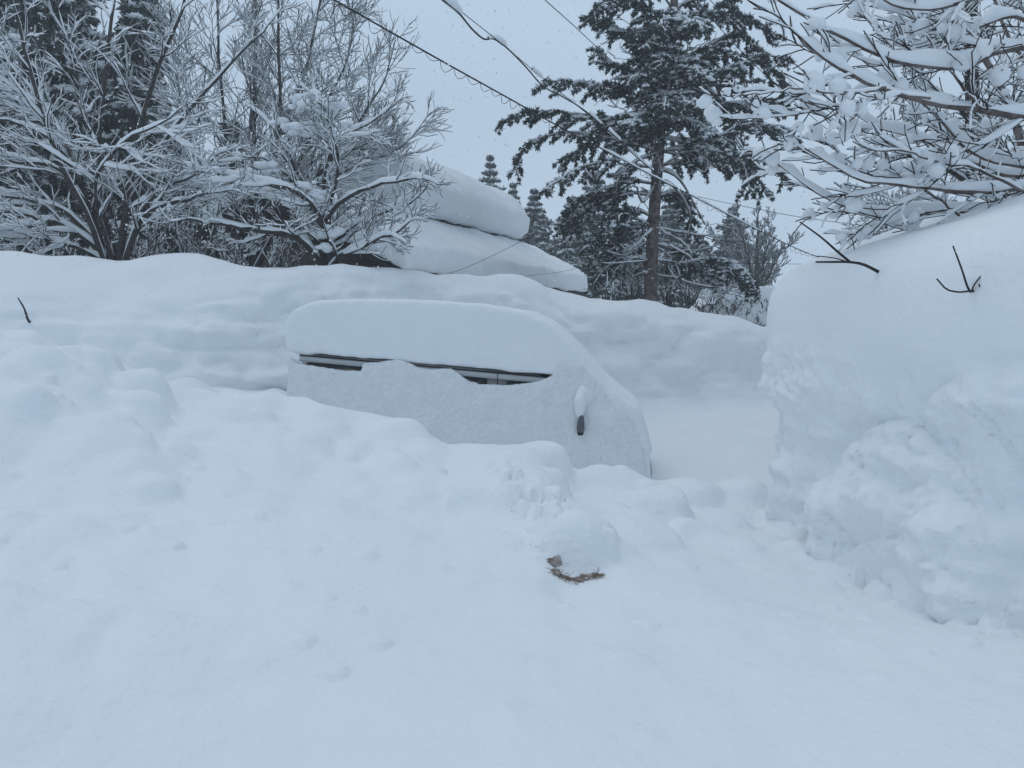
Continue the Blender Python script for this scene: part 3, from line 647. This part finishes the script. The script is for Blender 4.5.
# --- the big one in the middle
rs = np.random.default_rng(21); YP = 22.0
base = at(650, 305, YP); base[2] = .9
root = empty('pine_tree', base, 'tall dark green conifer with a bare lower trunk behind the overhead cables', 'tree')
tp = px_limb([(650, 318), (651, 270), (655, 200), (660, 140), (664, 80), (672, 20), (680, -60), (684, -130)], YP, YP, 30)
trunk = [(tp, np.linspace(.19, .07, 30))]
def trunk_at(row):
    i = np.argmin([abs(project(q)[1]-row) for q in tp]); return tp[i]
tl, fpn, fdn = [], [], []
BG = [ (112, [(652, 112), (640, 116), (628, 124)], -2.6, .9), (100, [(668, 98), (680, 100), (692, 108)], -2.6, .9), (75, [(655, 72), (642, 76), (630, 82)], -2.4, .9), (58, [(672, 55), (688, 58), (700, 66)], -2.4, .9), (35, [(662, 32), (650, 36), (640, 44)], -2.3, .9), (18, [(676, 15), (690, 18), (702, 24)], -2.3, .9), (92, [(662, 92), (660, 98), (657, 106)], -2.5, .8), (52, [(668, 50), (668, 56), (666, 64)], -2.4, .8), (12, [(672, 10), (670, 16), (668, 24)], -2.3, .8), (70, [(705, 55), (745, 62), (780, 80), (795, 92)], .3, 1.0), (160, [(705, 158), (745, 152), (775, 160), (785, 178)], .2, 1.0), (120, [(700, 105), (735, 115), (765, 120)], 1.5, 1.0), (215, [(630, 210), (608, 215), (595, 232), (588, 250)], -.9, 1.0), (255, [(625, 260), (608, 268), (598, 278)], .2, .9), (35, [(690, 25), (725, 15), (755, 20), (775, 35)], .4, .9), # start row, polyline of pixels, depth offset, foliage length
 (170, [(630, 165), (600, 158), (565, 168), (540, 185)], -1.6, .9), (140, [(625, 120), (580, 112), (540, 112), (508, 122)], -.6, 1.1), (150, [(610, 140), (565, 135), (530, 150), (518, 175)], .8, .9),
 (120, [(630, 95), (590, 82), (560, 80), (545, 84)], -1.0, 1.0), (105, [(635, 70), (612, 60), (600, 45)], 1.0, .9), (60, [(640, 40), (610, 25), (592, 18)], .2, .9), (30, [(650, 10), (620, 0), (598, 8)], -.6, .9),
 (110, [(690, 90), (730, 70), (765, 60), (785, 62)], -.6, 1.0), (130, [(700, 110), (740, 100), (775, 95), (792, 105)], .6, 1.0), (150, [(700, 140), (740, 125), (770, 125), (785, 140)], -.9, 1.1),
 (165, [(695, 160), (730, 160), (755, 170), (770, 190)], .9, 1.0), (150, [(690, 150), (720, 150), (745, 160), (752, 185)], -1.8, 1.0), (80, [(700, 50), (735, 35), (755, 45)], 1.2, .9), (50, [(690, 20), (715, 5), (735, -5)], -.5, .9),
 (20, [(690, 0), (715, -15), (735, -25)], .8, .9), (10, [(655, -15), (625, -30), (600, -35)], .5, .9), (-40, [(700, -50), (720, -60), (740, -60)], 0, .8), (-40, [(665, -60), (640, -65), (620, -60)], -.4, .8), (-90, [(700, -100), (715, -110)], .3, .6), (-90, [(670, -105), (655, -110)], -.3, .6),
 (180, [(630, 180), (600, 190), (575, 205), (560, 220)], .8, 1.0), (200, [(625, 195), (600, 205), (584, 218), (574, 230)], 1.6, 1.0), (240, [(630, 232), (610, 228), (595, 238), (584, 250)], -.6, .9), (250, [(625, 250), (608, 252), (596, 262)], 1.2, .9), (225, [(635, 225), (610, 235), (595, 255), (600, 275)], 2.0, .9),
 (262, [(690, 258), (720, 250), (745, 258), (757, 272)], -.9, .8), (265, [(690, 262), (715, 265), (735, 275), (745, 290)], .5, .8), (250, [(680, 250), (700, 262), (715, 285)], 1.4, .8), (195, [(675, 195), (690, 210), (695, 235)], 1.6, .7),
 (90, [(650, 80), (640, 60), (636, 40)], -1.8, .9), (100, [(680, 90), (690, 70), (700, 60)], -1.9, .9), (130, [(650, 125), (640, 110), (625, 105)], -2.2, .8), (120, [(675, 120), (700, 120), (715, 130)], -2.2, .8), (100, [(660, 90), (668, 70), (672, 50)], 2.0, 1.1), (60, [(665, 50), (675, 25), (690, 10)], 2.0, 1.0), (130, [(640, 130), (620, 130), (600, 120)], 2.2, 1.1), (140, [(690, 140), (710, 135), (730, 140)], 2.3, 1.1), (150, [(610, 130), (580, 150), (560, 165)], 2.0, 1.0), (95, [(690, 75), (720, 85), (745, 80)], 2.0, 1.0)]
for row, pts, dY, sl in BG:
    s0 = trunk_at(row); P = smoothpoly([s0]+[at(a, b, YP+dY*((i+1)/len(pts))) for i, (a, b) in enumerate(pts)], 14)
    P = P+np.cumsum(rs.normal(0, .028, P.shape), axis=0)
    bough(P, .034, rs, tl, fpn, fdn, side_n=34, side_len=sl*.95, droop=.75, bare=.12, dens=.05)
PRD = dict(wander=.2, up=[0, 0, 0], rmin=.008, kids=[0, 3, 2], ang=(20, 55), lr=(.4, .7), rr=.55)
for k in range(46):
    q = trunk_at(rs.uniform(20, 285)); az_ = rs.uniform(0, 6.283); o2 = []
    grow(o2, q, np.array([math.cos(az_), math.sin(az_)*.7, rs.uniform(-.35, .4)]), rs.uniform(.5, 2.0), rs.uniform(.018, .034), 1, 3, rs, PRD)
    for p_, r_, l_ in o2: tl.append((p_, r_, 0 if l_ == 1 else 1))
C_ = np.array([trunk_at(rs.uniform(0, 300))+[rs.normal(-.05, .09), -.15, 0] for _ in range(150)])
for (row, pts) in [(160, [(628, 168), (618, 180), (616, 196)]), (172, [(680, 180), (692, 200), (705, 225)]), (190, [(640, 200), (635, 185), (625, 190)]), (180, [(672, 185), (690, 215), (688, 240)])]:
    P = smoothpoly([trunk_at(row)]+[at(a, b, YP-.8) for a, b in pts], 10); tl.append((P, np.linspace(.045, .02, 10), 0))
conifer_finish(root, trunk, tl, fpn, fdn, rs, k=11, L=.12, W=.017, snow=.24, sblob=.10, bsnow=(.010, .022), dust=-.05)
# --- generic conifers
def conifer(label, px, Yd, toprow, halfw, seed, name='conifer', whorls=26, per=6, k=6, L=.3, W=.04, snow=.4, needm=NEED, group=None, droopb=-.35, side=10, low=.12, fat=1.0, sblob=.2, zbase=.8):
    rs = np.random.default_rng(seed); b = at(px, 300, Yd); b[2] = zbase; t = at(px, toprow, Yd); H = t[2]-b[2]
    root = empty(name, b, label, 'tree', group); halfm = halfw/F*Yd
    P = np.array([b+(t-b)*u+rs.normal(0, .03, 3)*[1, 1, 0] for u in np.linspace(0, 1, 12)]); P[0] = b
    trunk = [(P, np.linspace(.022*H+.03, .02, 12))]; tl, a_, d_ = [], [], []
    for wv in range(whorls):
        u = low+(1-low)*(wv+.5)/whorls; c = b+(t-b)*u; Lb = halfm*(1-u)**.95*fat*rs.uniform(.7, 1.2)+.02
        for q in range(per):
            az_ = q*2*math.pi/per+wv*1.1+rs.uniform(-.4, .4); h = np.array([math.cos(az_), math.sin(az_), 0]); LL = Lb*rs.uniform(.7, 1.15)
            pts = [c+h*LL*s_+np.array([0, 0, LL*(droopb*s_**1.3+.15*s_**4)]) for s_ in np.linspace(0, 1, 7)]
            bough(np.array(pts), .01+.012*LL, rs, tl, a_, d_, side_n=max(4, int(side*min(LL, 2))), side_len=min(.5*LL+.06, 1.2), droop=.5, bare=.15)
    conifer_finish(root, trunk, tl, a_, d_, rs, k=k, L=L, W=W, snow=snow, needm=needm, barkm=BARKB, sblob=sblob, bsnow=(.06, .07))
    return root
conifer('huge dark conifer with snow laden boughs filling the upper left corner', 42, 24, -190, 150, 31, whorls=30, per=7, side=9, k=6, L=.34, W=.05, snow=.4, sblob=.26, group=None, low=.05)
conifer('second dark conifer standing between the left bare tree and the twiggy tree', 140, 25, -60, 75, 32, whorls=28, per=7, side=8, k=6, L=.34, W=.05, snow=.42, sblob=.24, low=.04)
conifer('dark evergreen at the left frame edge behind the bare tree', -60, 22.5, -120, 120, 33, whorls=24, per=6, side=8, k=6, L=.34, W=.05, snow=.4, sblob=.24, low=.05)
conifer('shorter evergreen hidden behind the twiggy trees beside the house', 232, 25.5, 120, 55, 34, whorls=16, per=6, side=8, L=.3, W=.05, snow=.5, low=.04)
for (px, Yd, tr_, hw, lab, sd_) in [(490, 52, 154, 19, 'pointed pale conifer just right of the top of the roof snow', 41), (513, 55, 182, 14, 'slim far conifer squeezed between two taller pointed ones', 42), (534, 50, 188, 20, 'pointed conifer above the lower end of the snowy roof', 43), (572, 44, 196, 24, 'far conifer with frosted boughs just left of the tall conifer trunk', 44),
                                  (597, 42, 170, 26, 'far frosted conifer partly behind the left boughs of the tall conifer', 45), (672, 46, 190, 18, 'slim far conifer seen right beside the tall conifer trunk', 46), (733, 50, 206, 24, 'small far conifer right of the tall conifer near the bare round tree', 47), (403, 60, 163, 6, 'tiny treetop poking up over the top of the roof snow', 48), (625, 40, 215, 24, 'frosted conifer directly behind the tall conifer trunk', 49), (700, 48, 235, 22, 'low frosted conifer behind the right lower bough', 50)]:
    conifer(lab, px, Yd, tr_, hw*2.5, sd_, whorls=26, per=6, side=6, k=5, L=.21, W=.045, snow=.3, fat=1.35, needm=NEEDF, group='far conifers beyond the house', sblob=.15, low=.05)
# --- far bare tree right of the pine
PR4 = dict(wander=.1, up=[.3, .4, .5], rmin=.016, kids=[0, 6, 5, 3], ang=(15, 40), lr=(.5, .75), rr=.5)
bare_tree('far bare tree with a rounded twiggy crown right of the tall conifer', (757, 300), 42, [
    ([(757, 300), (757, 270), (757, 245), (757, 225)], 0, .15, .05), ([(757, 300), (745, 270), (732, 250), (722, 238)], .5, .1, .03), ([(757, 300), (770, 275), (778, 258), (786, 250)], -.5, .1, .03), ([(757, 295), (765, 260), (770, 240), (772, 228)], .8, .1, .03), ([(757, 295), (748, 260), (742, 235), (740, 225)], -.8, .1, .03)],
    PR4, 8, 3, 1.3, (.01, .01, .01), (.02, .02, .015), 15)

# ------------------------------------------------------------------ shrubs at the pine's foot and the snow capped hedge
PR5 = dict(wander=.16, up=[.4, .4, .4], rmin=.011, kids=[0, 4, 3, 2], ang=(15, 45), lr=(.5, .8), rr=.6)
for (px, Yd, w_, toprow, lab, sd_) in [(195, 17, 24, 205, 'frosted shrub between the left bare trees and the brown gable', 71), (140, 17.5, 22, 215, 'frosted shrub right behind the trunks of the far left bare tree', 72), (238, 17.2, 22, 215, 'frosted shrub standing before the left end of the house wall', 73), (608, 33, 22, 262, 'frosted shrub left of the tall conifer trunk', 61), (632, 24, 14, 268, 'frosted shrub touching the left side of the conifer trunk', 62), (690, 24, 22, 272, 'frosted shrub right of the tall conifer trunk', 63), (712, 26, 22, 285, 'low frosted shrub in front of the snow capped hedge', 64), (668, 23.5, 18, 262, 'tall thin frosted shrub behind the conifer trunk', 65), (175, 20, 30, 225, 'frosted shrub under the left bare trees', 66), (60, 20, 40, 225, 'wide frosted shrub low at the far left behind the bank', 67), (280, 18, 30, 225, 'frosted shrub beside the dark gable of the house', 68)]:
    k = 5; lim = []
    for j in range(k):
        u = (j-(k-1)/2)/(k-1)*2; lim.append(([(px+u*3, 305), (px+u*w_*.5, (305+toprow)/2), (px+u*w_, toprow+abs(u)*8)], random.uniform(-1, 1), .025, .012))
    bare_tree(lab, (px, 305), Yd, lim, PR5, 6, 3, .6*Yd/22, (.02, .018, .012), (.03, .028, .02), sd_, name='shrub', lump=.5, group='frosted shrubs along the bank')
c = at(752, 300, 31)
root = empty('hedge', (c[0], c[1], .9), 'round topped hedge under a smooth snow cap at the end of the back bank', 'hedge')
g = Geo(); Pc = []; rsh = np.random.default_rng(3)
hx = np.array([c[0]+u for u in np.linspace(-2.2, 3.2, 14)])
g.prism([(hx[0]-.1, .6), (hx[0]-.1, 2.3), (hx[0]+.5, 3.0), (hx[3], 3.3), (hx[8], 3.3), (hx[-2], 3.1), (hx[-1], 2.5), (hx[-1], .6)], lambda a, b, d_: (a, d_, b), 30.3, 32.6)
sb = g.build('snow_cap', SNOW, root); remesh(sb, .07, 12, [('CLOUDS', .6, .08)])
P = np.stack([rsh.uniform(hx[0]-.2, hx[-1]+.1, 700), rsh.uniform(30.05, 30.35, 700), rsh.uniform(.9, 2.7, 700)], 1)
P = P[rsh.random(len(P)) < np.clip(1.1-(P[:, 0]-hx[0])/3.2, .08, 1)]
g = Geo(); needles(g, P, np.tile([0, -.3, .8], (len(P), 1)), .3, .02, rsh, 3, 0, .5); g.build('twigs', TWIG, root, smooth=False)

# ------------------------------------------------------------------ right snow laden tree overhanging the wall
def big_snow(polys_main, br, root, rs, puffs):
    g = Geo(); tubes(g, polys_main, 8); g.build('branches', BARKB, root)
    g = Geo(); tubes(g, [(p, r) for p, r, l in br], 4); g.build('twigs', TWIG, root)
    g = Geo(); snowline(g, [q for q in polys_main if q[1][0] > .0125], .010, .050, .95, 1.2, 10, lump=.75, lumpscale=.22, steep=.5); snowline(g, [q for q in polys_main if q[1][0] <= .0125], .003, .010, 1, 1.0, 6, lump=.9, lumpscale=.2)
    snowline(g, [(p, r) for p, r, l in br if l <= 1 and rs.random() < .8], .010, .026, 1.1, 1.2, 8, lump=.7, lumpscale=.22)
    snowline(g, [(p, r) for p, r, l in br if l == 2 and rs.random() < .5], .006, .012, 1.1, 1.2, 6, lump=.8, lumpscale=.15)
    # puffs caught in the twig forks
    C_, R_ = [], []
    for p, r, l in br:
        if l >= 1 and rs.random() < puffs:
            q = p[rs.integers(1, len(p))]; s_ = rs.uniform(.022, .062); C_.append(q+np.array([0, 0, s_*.4])); R_.append((s_*rs.uniform(.8, 1.3), s_, s_*rs.uniform(.7, 1.25)))
    blobs(g, C_, R_, SPH, .45); g.build('snow_cover', TSNOW, root)
rs = np.random.default_rng(8)
base = at(1180, 330, 6.5); base[2] = 1.2
root = empty('snow_laden_tree', base, 'near tree reaching in from the right with thick rolls of snow on drooping branches', 'tree')
tk = smoothpoly([base, base+[.05, .1, 1.2], base+[-.05, .2, 2.4], base+[0, .3, 4.2]], 14)
g = Geo(); tubes(g, [(tk, np.linspace(.16, .10, 14))], 12); g.build('trunk', BARKB, root)
PR6 = dict(wander=.11, up=[-.1, .05, .1, .15], rmin=.0042, kids=[0, 5, 3], ang=(18, 46), lr=(.5, .9), rr=.6)
mains = []; br = []
for pts, Y0, Y1, r0, r1, nk, L in [
    ([(1165, 60), (1090, 62), (1024, 50), (990, 58), (955, 70), (905, 66), (862, 52), (822, 32), (790, 12), (762, -8)], 6.3, 5.4, .032, .007, 12, .5),
    ([(1165, 130), (1090, 122), (1024, 115), (980, 108), (930, 100), (885, 88), (850, 74), (815, 50), (798, 35)], 6.4, 5.2, .038, .008, 12, .55),
    ([(1170, 180), (1100, 190), (1024, 192), (985, 198), (930, 196), (880, 192), (840, 182), (805, 160)], 6.4, 5.6, .028, .006, 12, .5),
    ([(1170, 225), (1090, 222), (1010, 220), (960, 216), (900, 218), (855, 215), (822, 198), (795, 178), (775, 163)], 6.5, 5.9, .024, .005, 12, .5),
    ([(1160, 250), (1060, 245), (985, 225), (940, 237), (900, 226), (868, 212), (840, 205)], 6.6, 6.2, .02, .005, 7, .45),
    ([(1165, 0), (1090, -20), (1030, -25), (985, -5), (940, 10), (900, 5), (860, -15)], 6.2, 5.6, .03, .007, 9, .5),
    ([(1170, 100), (1100, 130), (1040, 165), (995, 160), (960, 140), (935, 112), (905, 90), (880, 70)], 6.8, 6.4, .026, .006, 10, .5),
    ([(1100, 150), (1050, 170), (1010, 178), (975, 168), (940, 155), (905, 140), (870, 130), (840, 110)], 7.2, 6.9, .024, .006, 10, .5),
    ([(930, 100), (885, 100), (850, 108), (810, 118), (770, 126), (752, 129)], 5.4, 5.2, .010, .0035, 7, .35),
    ([(885, 88), (850, 92), (810, 88), (770, 92), (742, 94)], 5.3, 5.1, .008, .003, 5, .3),
    ([(1024, 192), (975, 170), (940, 165), (900, 150), (860, 148), (830, 130)], 5.9, 5.5, .012, .004, 9, .4),
    ([(960, 216), (935, 195), (905, 180), (870, 172), (845, 150)], 6.1, 5.9, .010, .004, 8, .4),
    ([(980, 108), (950, 60), (930, 30), (905, -5)], 5.8, 6.4, .012, .004, 7, .4),
    ([(990, 58), (960, 25), (925, -5)], 6.0, 6.6, .010, .004, 6, .4),
    ([(905, 66), (870, 20), (850, -10)], 5.8, 6.2, .008, .004, 5, .35),
    ([(1060, 40), (1010, 20), (975, 30), (940, 35), (905, 25), (870, 18)], 6.8, 6.4, .02, .005, 10, .5),
    ([(1080, 240), (1040, 215), (1000, 180), (965, 150), (925, 120)], 7.4, 7.4, .018, .005, 9, .5)]:
    P = px_limb(pts, Y0, Y1, 26); P += np.cumsum(rs.normal(0, .006, P.shape), axis=0)
    mains.append((P, np.linspace(r0, r1, 26))); limb_kids(br, P, r0*.6, r1, rs, PR6, nk, 2, L, t0=.15)
big_snow(mains, br, root, rs, .22)
# thick branch at the very corner
# background trees behind it
PR7 = dict(wander=.15, up=[.1, .1, .2, .3], rmin=.006, kids=[0, 5, 4, 3], ang=(20, 60), lr=(.45, .75), rr=.6)
bare_tree('dark trunked tree standing behind the snow laden branches at the right', (976, 300), 12.5, [
    ([(978, 330), (977, 230), (976, 140), (974, 60), (972, -30), (970, -120)], .2, .13, .08),
    ([(976, 160), (1000, 120), (1035, 90), (1080, 70)], .8, .05, .015), ([(975, 190), (940, 165), (905, 160), (870, 165)], -.5, .045, .012), ([(975, 120), (945, 95), (915, 90), (890, 100)], .8, .04, .012),
    ([(975, 70), (950, 40), (930, 20), (905, 10)], -.6, .04, .012), ([(976, 200), (1005, 180), (1040, 175)], -.6, .04, .012), ([(974, 40), (1000, 10), (1030, -10)], .5, .04, .012), ([(977, 215), (950, 205), (915, 210), (885, 222)], .5, .035, .01)],
    PR7, 8, 3, .9, (.02, .012, .007, .004), (.06, .035, .018, .01), 91, lump=.7, barkm=BARK)
bare_tree('pale brown slender tree behind the branches in the top right corner', (1045, 300), 11.0, [
    ([(1070, 330), (1040, 200), (1005, 90), (965, 20), (945, -40)], .4, .06, .035), ([(1055, 330), (1060, 200), (1062, 90), (1060, -60)], -.3, .09, .05), ([(1030, 180), (1000, 150), (960, 135)], .5, .03, .01), ([(1062, 110), (1030, 60), (1005, 10), (990, -40)], .9, .035, .015), ([(1058, 210), (1020, 215), (985, 235), (950, 240)], .9, .03, .01)],
    PR7, 9, 3, .8, (.02, .012, .007, .004), (.05, .03, .018, .01), 92, lump=.7, barkm=BARKB)
bare_tree('hazy bare tree low behind the top edge of the snow wall', (905, 285), 17, [
    ([(905, 290), (900, 260), (890, 235), (875, 210)], .3, .05, .015), ([(905, 290), (915, 250), (925, 215), (935, 190)], -.3, .05, .015), ([(905, 290), (905, 250), (905, 220), (905, 195)], .6, .05, .015), ([(905, 290), (880, 262), (866, 250), (855, 240)], .3, .04, .015)],
    PR7, 7, 3, .8, (.02, .012, .007, .004), (.04, .03, .018, .01), 93, lump=.6)

# ------------------------------------------------------------------ twigs poking out of the snow
WV = W3.reshape(-1, 3); WPX, WPY = project(WV)
def wall_at(px, py):
    m = (np.abs(WPX-px) < 5) & (np.abs(WPY-py) < 5)
    if not m.any(): return at(px, py, 6)
    c = WV[m]; return c[np.argmin(c[:, 1])]
def twig(label, strands, snowy=False, dirt=None):
    P0 = strands[0][0]; b = P0
    root = empty('twig', b, label, 'twig'); g = Geo()
    tubes(g, [(smoothpoly(s_, 12), np.linspace(r0, r1, 12)) for s_, r0, r1 in [(a[0:-1][0] if False else a[0], a[1], a[2]) for a in strands]], 6)
    return g, root
def twig_thing(label, strands):
    b = strands[0][0][0]; root = empty('twig', b, label, 'twig')
    for s_, r0, r1 in strands:
        g = Geo(); tubes(g, [(smoothpoly(s_, 14), np.linspace(r0, r1, 14))], 6); g.build('stem', TWIG, root)
Yt = wall_at(872, 270)[1]-.02
twig_thing('forked dark twig jutting left from the top edge of the snow wall', [
    ([at(885, 276, Yt+.1), at(875, 270, Yt), at(862, 264, Yt-.05), at(848, 262, Yt-.1), at(832, 262, Yt-.15), at(816, 262, Yt-.2)], .011, .006),
    ([at(850, 262, Yt-.1), at(838, 252, Yt-.1), at(822, 238, Yt-.15), at(800, 222, Yt-.2)], .008, .004),
    ([at(848, 262, Yt-.1), at(834, 258, Yt-.2), at(818, 256, Yt-.25)], .004, .003)])
Yt = wall_at(968, 290)[1]+.02
twig_thing('three pronged dark twig standing in the face of the snow wall', [
    ([at(978, 296, Yt+.1), at(968, 288, Yt-.03), at(962, 270, Yt-.06), at(953, 246, Yt-.1)], .008, .004),
    ([at(980, 294, Yt+.1), at(970, 291, Yt-.05), at(958, 292, Yt-.1), at(948, 290, Yt-.12), at(937, 279, Yt-.16)], .007, .004),
    ([at(978, 298, Yt+.1), at(974, 285, Yt-.04), at(984, 272, Yt-.05), at(994, 257, Yt-.08)], .005, .003),
    ([at(978, 292, Yt), at(980, 288, Yt-.05), at(979, 284, Yt-.06)], .005, .003)])

# ------------------------------------------------------------------ cables
def cable(label, pts, Y0, Y1, r, lash=None, snow=None, n=60, m=CABLE, name='overhead_cable'):
    P = px_limb(pts, Y0, Y1, n); root = empty(name, P[0], label, 'cable')
    g = Geo(); tubes(g, [(P, np.full(n, r))], 6); g.build('wire', m, root)
    if lash:
        g = Geo(); t = np.r_[0, np.cumsum(np.linalg.norm(np.diff(P, axis=0), axis=1))]; L = []
        s_ = .1
        while s_ < t[-1]-.5:
            w_ = lash*random.uniform(.85, 1.2); seg = []
            dp = lash*.42*random.uniform(.4, 1.2)
            for u in np.linspace(0, 1, 9):
                q = np.array([np.interp(s_+u*w_, t, P[:, k]) for k in range(3)]); q[2] -= dp*math.sin(math.pi*u); q[0] -= dp*.4*math.sin(math.pi*u); seg.append(q)
            L.append((np.array(seg), np.full(9, r*.38))); s_ += w_
        tubes(g, L, 4); g.build('lashing_wire', m, root)
    if snow:
        g = Geo()
        for a, b, h, w_ in snow:
            i0, i1 = int(a*n), int(b*n); Q_ = P[i0:i1+1]
            if len(Q_) > 2: snowline(g, [(smoothpoly(Q_, 24), np.full(24, r))], w_, h, 1, 1, 8, lump=.5, lumpscale=.25)
        g.build('snow_cover', TSNOW, root)
    return root
cable('thick overhead cable with hanging lashing loops running down to the tall conifer', [(318, -10), (338, 2), (440, 60), (510, 99), (560, 127), (610, 153), (645, 172), (700, 200), (760, 231), (810, 254), (858, 268)], 10, 24, .013, lash=.28, snow=[(.42, .58, .035, .012), (.6, .75, .03, .01)], n=80)
cable('sagging snow clumped overhead cable bending from the top edge into the conifer', [(436, -8), (443, 0), (458, 12), (472, 29), (484, 39), (494, 39), (507, 48), (525, 66), (543, 86), (563, 97), (584, 110), (613, 135), (640, 160), (662, 178)], 9.5, 19.5, .014, snow=[(.05, .16, .09, .03), (.30, .40, .06, .025), (.62, .68, .05, .02), (.73, .77, .07, .03), (.79, .83, .06, .03), (.85, .90, .06, .03), (.91, .95, .05, .025)], n=80)
cable('thin straight wire strung just above the sagging cable', [(430, -18), (457, 8), (497, 40), (545, 80), (575, 104), (620, 140), (660, 175)], 9.6, 19.6, .006, snow=[(.42, .46, .06, .03)])
cable('thin wire crossing the top of the sky left of the conifer', [(535, -10), (545, 0), (572, 24), (600, 50), (660, 105), (740, 168)], 12, 26, .009)
cable('thin wire passing before the right boughs of the conifer', [(688, -10), (720, 28), (750, 60), (790, 98), (840, 140)], 10, 16, .006)
cable('second thin wire passing before the upper right boughs of the conifer', [(700, -10), (735, 25), (765, 55), (800, 88), (850, 128)], 10, 16, .005)
cable('thin pale wire low in the sky between the conifer and the right tree', [(690, 195), (747, 207), (800, 217), (880, 228)], 34, 26, .011)
cable('lowest thin wire just above the far bare tree', [(670, 262), (740, 263), (800, 264), (860, 263)], 36, 30, .009)
cable('thin drop wire rising from the back bank across the snowy roof', [(440, 276), (465, 268), (500, 252), (530, 236), (565, 214)], 15.5, 21, .005, name='drop_wire')
cable('thin drop wire crossing the lower end of the roof snow', [(505, 279), (535, 275), (565, 271), (600, 262)], 16, 21, .004, name='drop_wire')

# ------------------------------------------------------------------ dead grass and soil under the heaped chunk
pc_ = ground_at(573, 577)
root = empty('dead_grass_clump', pc_, 'brown dead grass and soil showing in a hollow of the foreground snow', 'grass clump')
g = Geo(); rg = np.random.default_rng(5)
cs = [ground_at(a, b) for a, b in [(558, 570), (565, 574), (572, 577), (580, 577), (588, 575), (594, 573)]]
blobs(g, [np.array(c_)+[0, .02, .0] for c_ in cs], [(.03, .03, .006), (.035, .03, .009), (.04, .03, .011), (.04, .03, .010), (.035, .03, .007), (.025, .025, .005)], SPHL, 1.2)
blobs(g, [np.array(ground_at(556, 563))+[0, .01, 0]], [(.030, .008, .035)], SPHL, 1.6)
so_ = g.build('soil', DIRT, root); remesh(so_, .006, 2, [('CLOUDS', .02, .02)])
P = np.concatenate([np.array(c_)+rg.normal(0, .018, (26, 3))*[1, .6, .5]+[0, -.01, .01] for c_ in cs])
g = Geo(); needles(g, P, np.tile([.3, -.6, .15], (len(P), 1)), .035, .0018, rg, 2, .3, .6); g.build('blades', GRASS, root, smooth=False)
# small crumbs and pits of broken snow
g = Geo(); C_, R_ = [], []
for k in range(40):
    t = random.random(); px = 492+t*65+random.gauss(0, 8); py = 500+t*68+random.gauss(0, 7); q = ground_at(px, py)
    s_ = random.uniform(.005, .010); C_.append(q-np.array([0, 0, s_*.2])); R_.append((s_, s_*.8, s_*.7))
for k in range(40):
    px = random.uniform(0, 1024); py = random.uniform(430, 640); q = ground_at(px, py); s_ = random.uniform(.004, .010); C_.append(q-np.array([0, 0, s_*.2])); R_.append((s_, s_, s_*.6))
blobs(g, C_, R_, SPH, .5)
cr_ = g.build('snow_crumbs', TSNOW); tag(cr_, 'small crumbs of broken snow scattered on the heap', kind='stuff')
# twig ends of buried branches in the left bank
twig_thing('short bent twig sticking out of the bank at the left edge', [
    ([ground_at(34, 318)+np.array([0, .1, -.05]), ground_at(34, 318)+np.array([0, -.05, .0]), at(24, 308, ground_at(34, 318)[1]-.1), at(18, 298, ground_at(34, 318)[1]-.1)], .022, .008)])

# ------------------------------------------------------------------ falling snow and the hazy air
g = Geo(); n = 4500; Yf = 3+rng.random(n)**.7*20
P = np.stack([(rng.random(n)*2-1)*.95*Yf, Yf, CAMZ+(rng.random(n)*1.0-.12)*Yf*.55], 1)
gz = P[:, 2] > 2.0
P = P[gz]; s_ = rng.uniform(.004, .010, (len(P), 1))*np.clip(P[:, 1:2]/8, .6, 1.5); blobs(g, P, s_*np.ones((1, 3)), SPHS, .3)
fs = g.build('falling_snow', TSNOW); tag(fs, 'snowflakes drifting down in the air', kind='stuff')
g = Geo(); g.box((-40, -14, -1.8), (45, 66, 19)); hz = g.build('haze', TSNOW, smooth=False); tag(hz, 'pale snowy air', kind='stuff')
hm = bpy.data.materials.new('haze'); hm.use_nodes = True; t = hm.node_tree; t.nodes.clear()
o_ = t.nodes.new('ShaderNodeOutputMaterial'); v_ = t.nodes.new('ShaderNodeVolumePrincipled'); v_.inputs['Color'].default_value = (.93, .96, 1, 1); v_.inputs['Density'].default_value = .005
t.links.new(v_.outputs[0], o_.inputs['Volume']); hz.data.materials.clear(); hz.data.materials.append(hm)
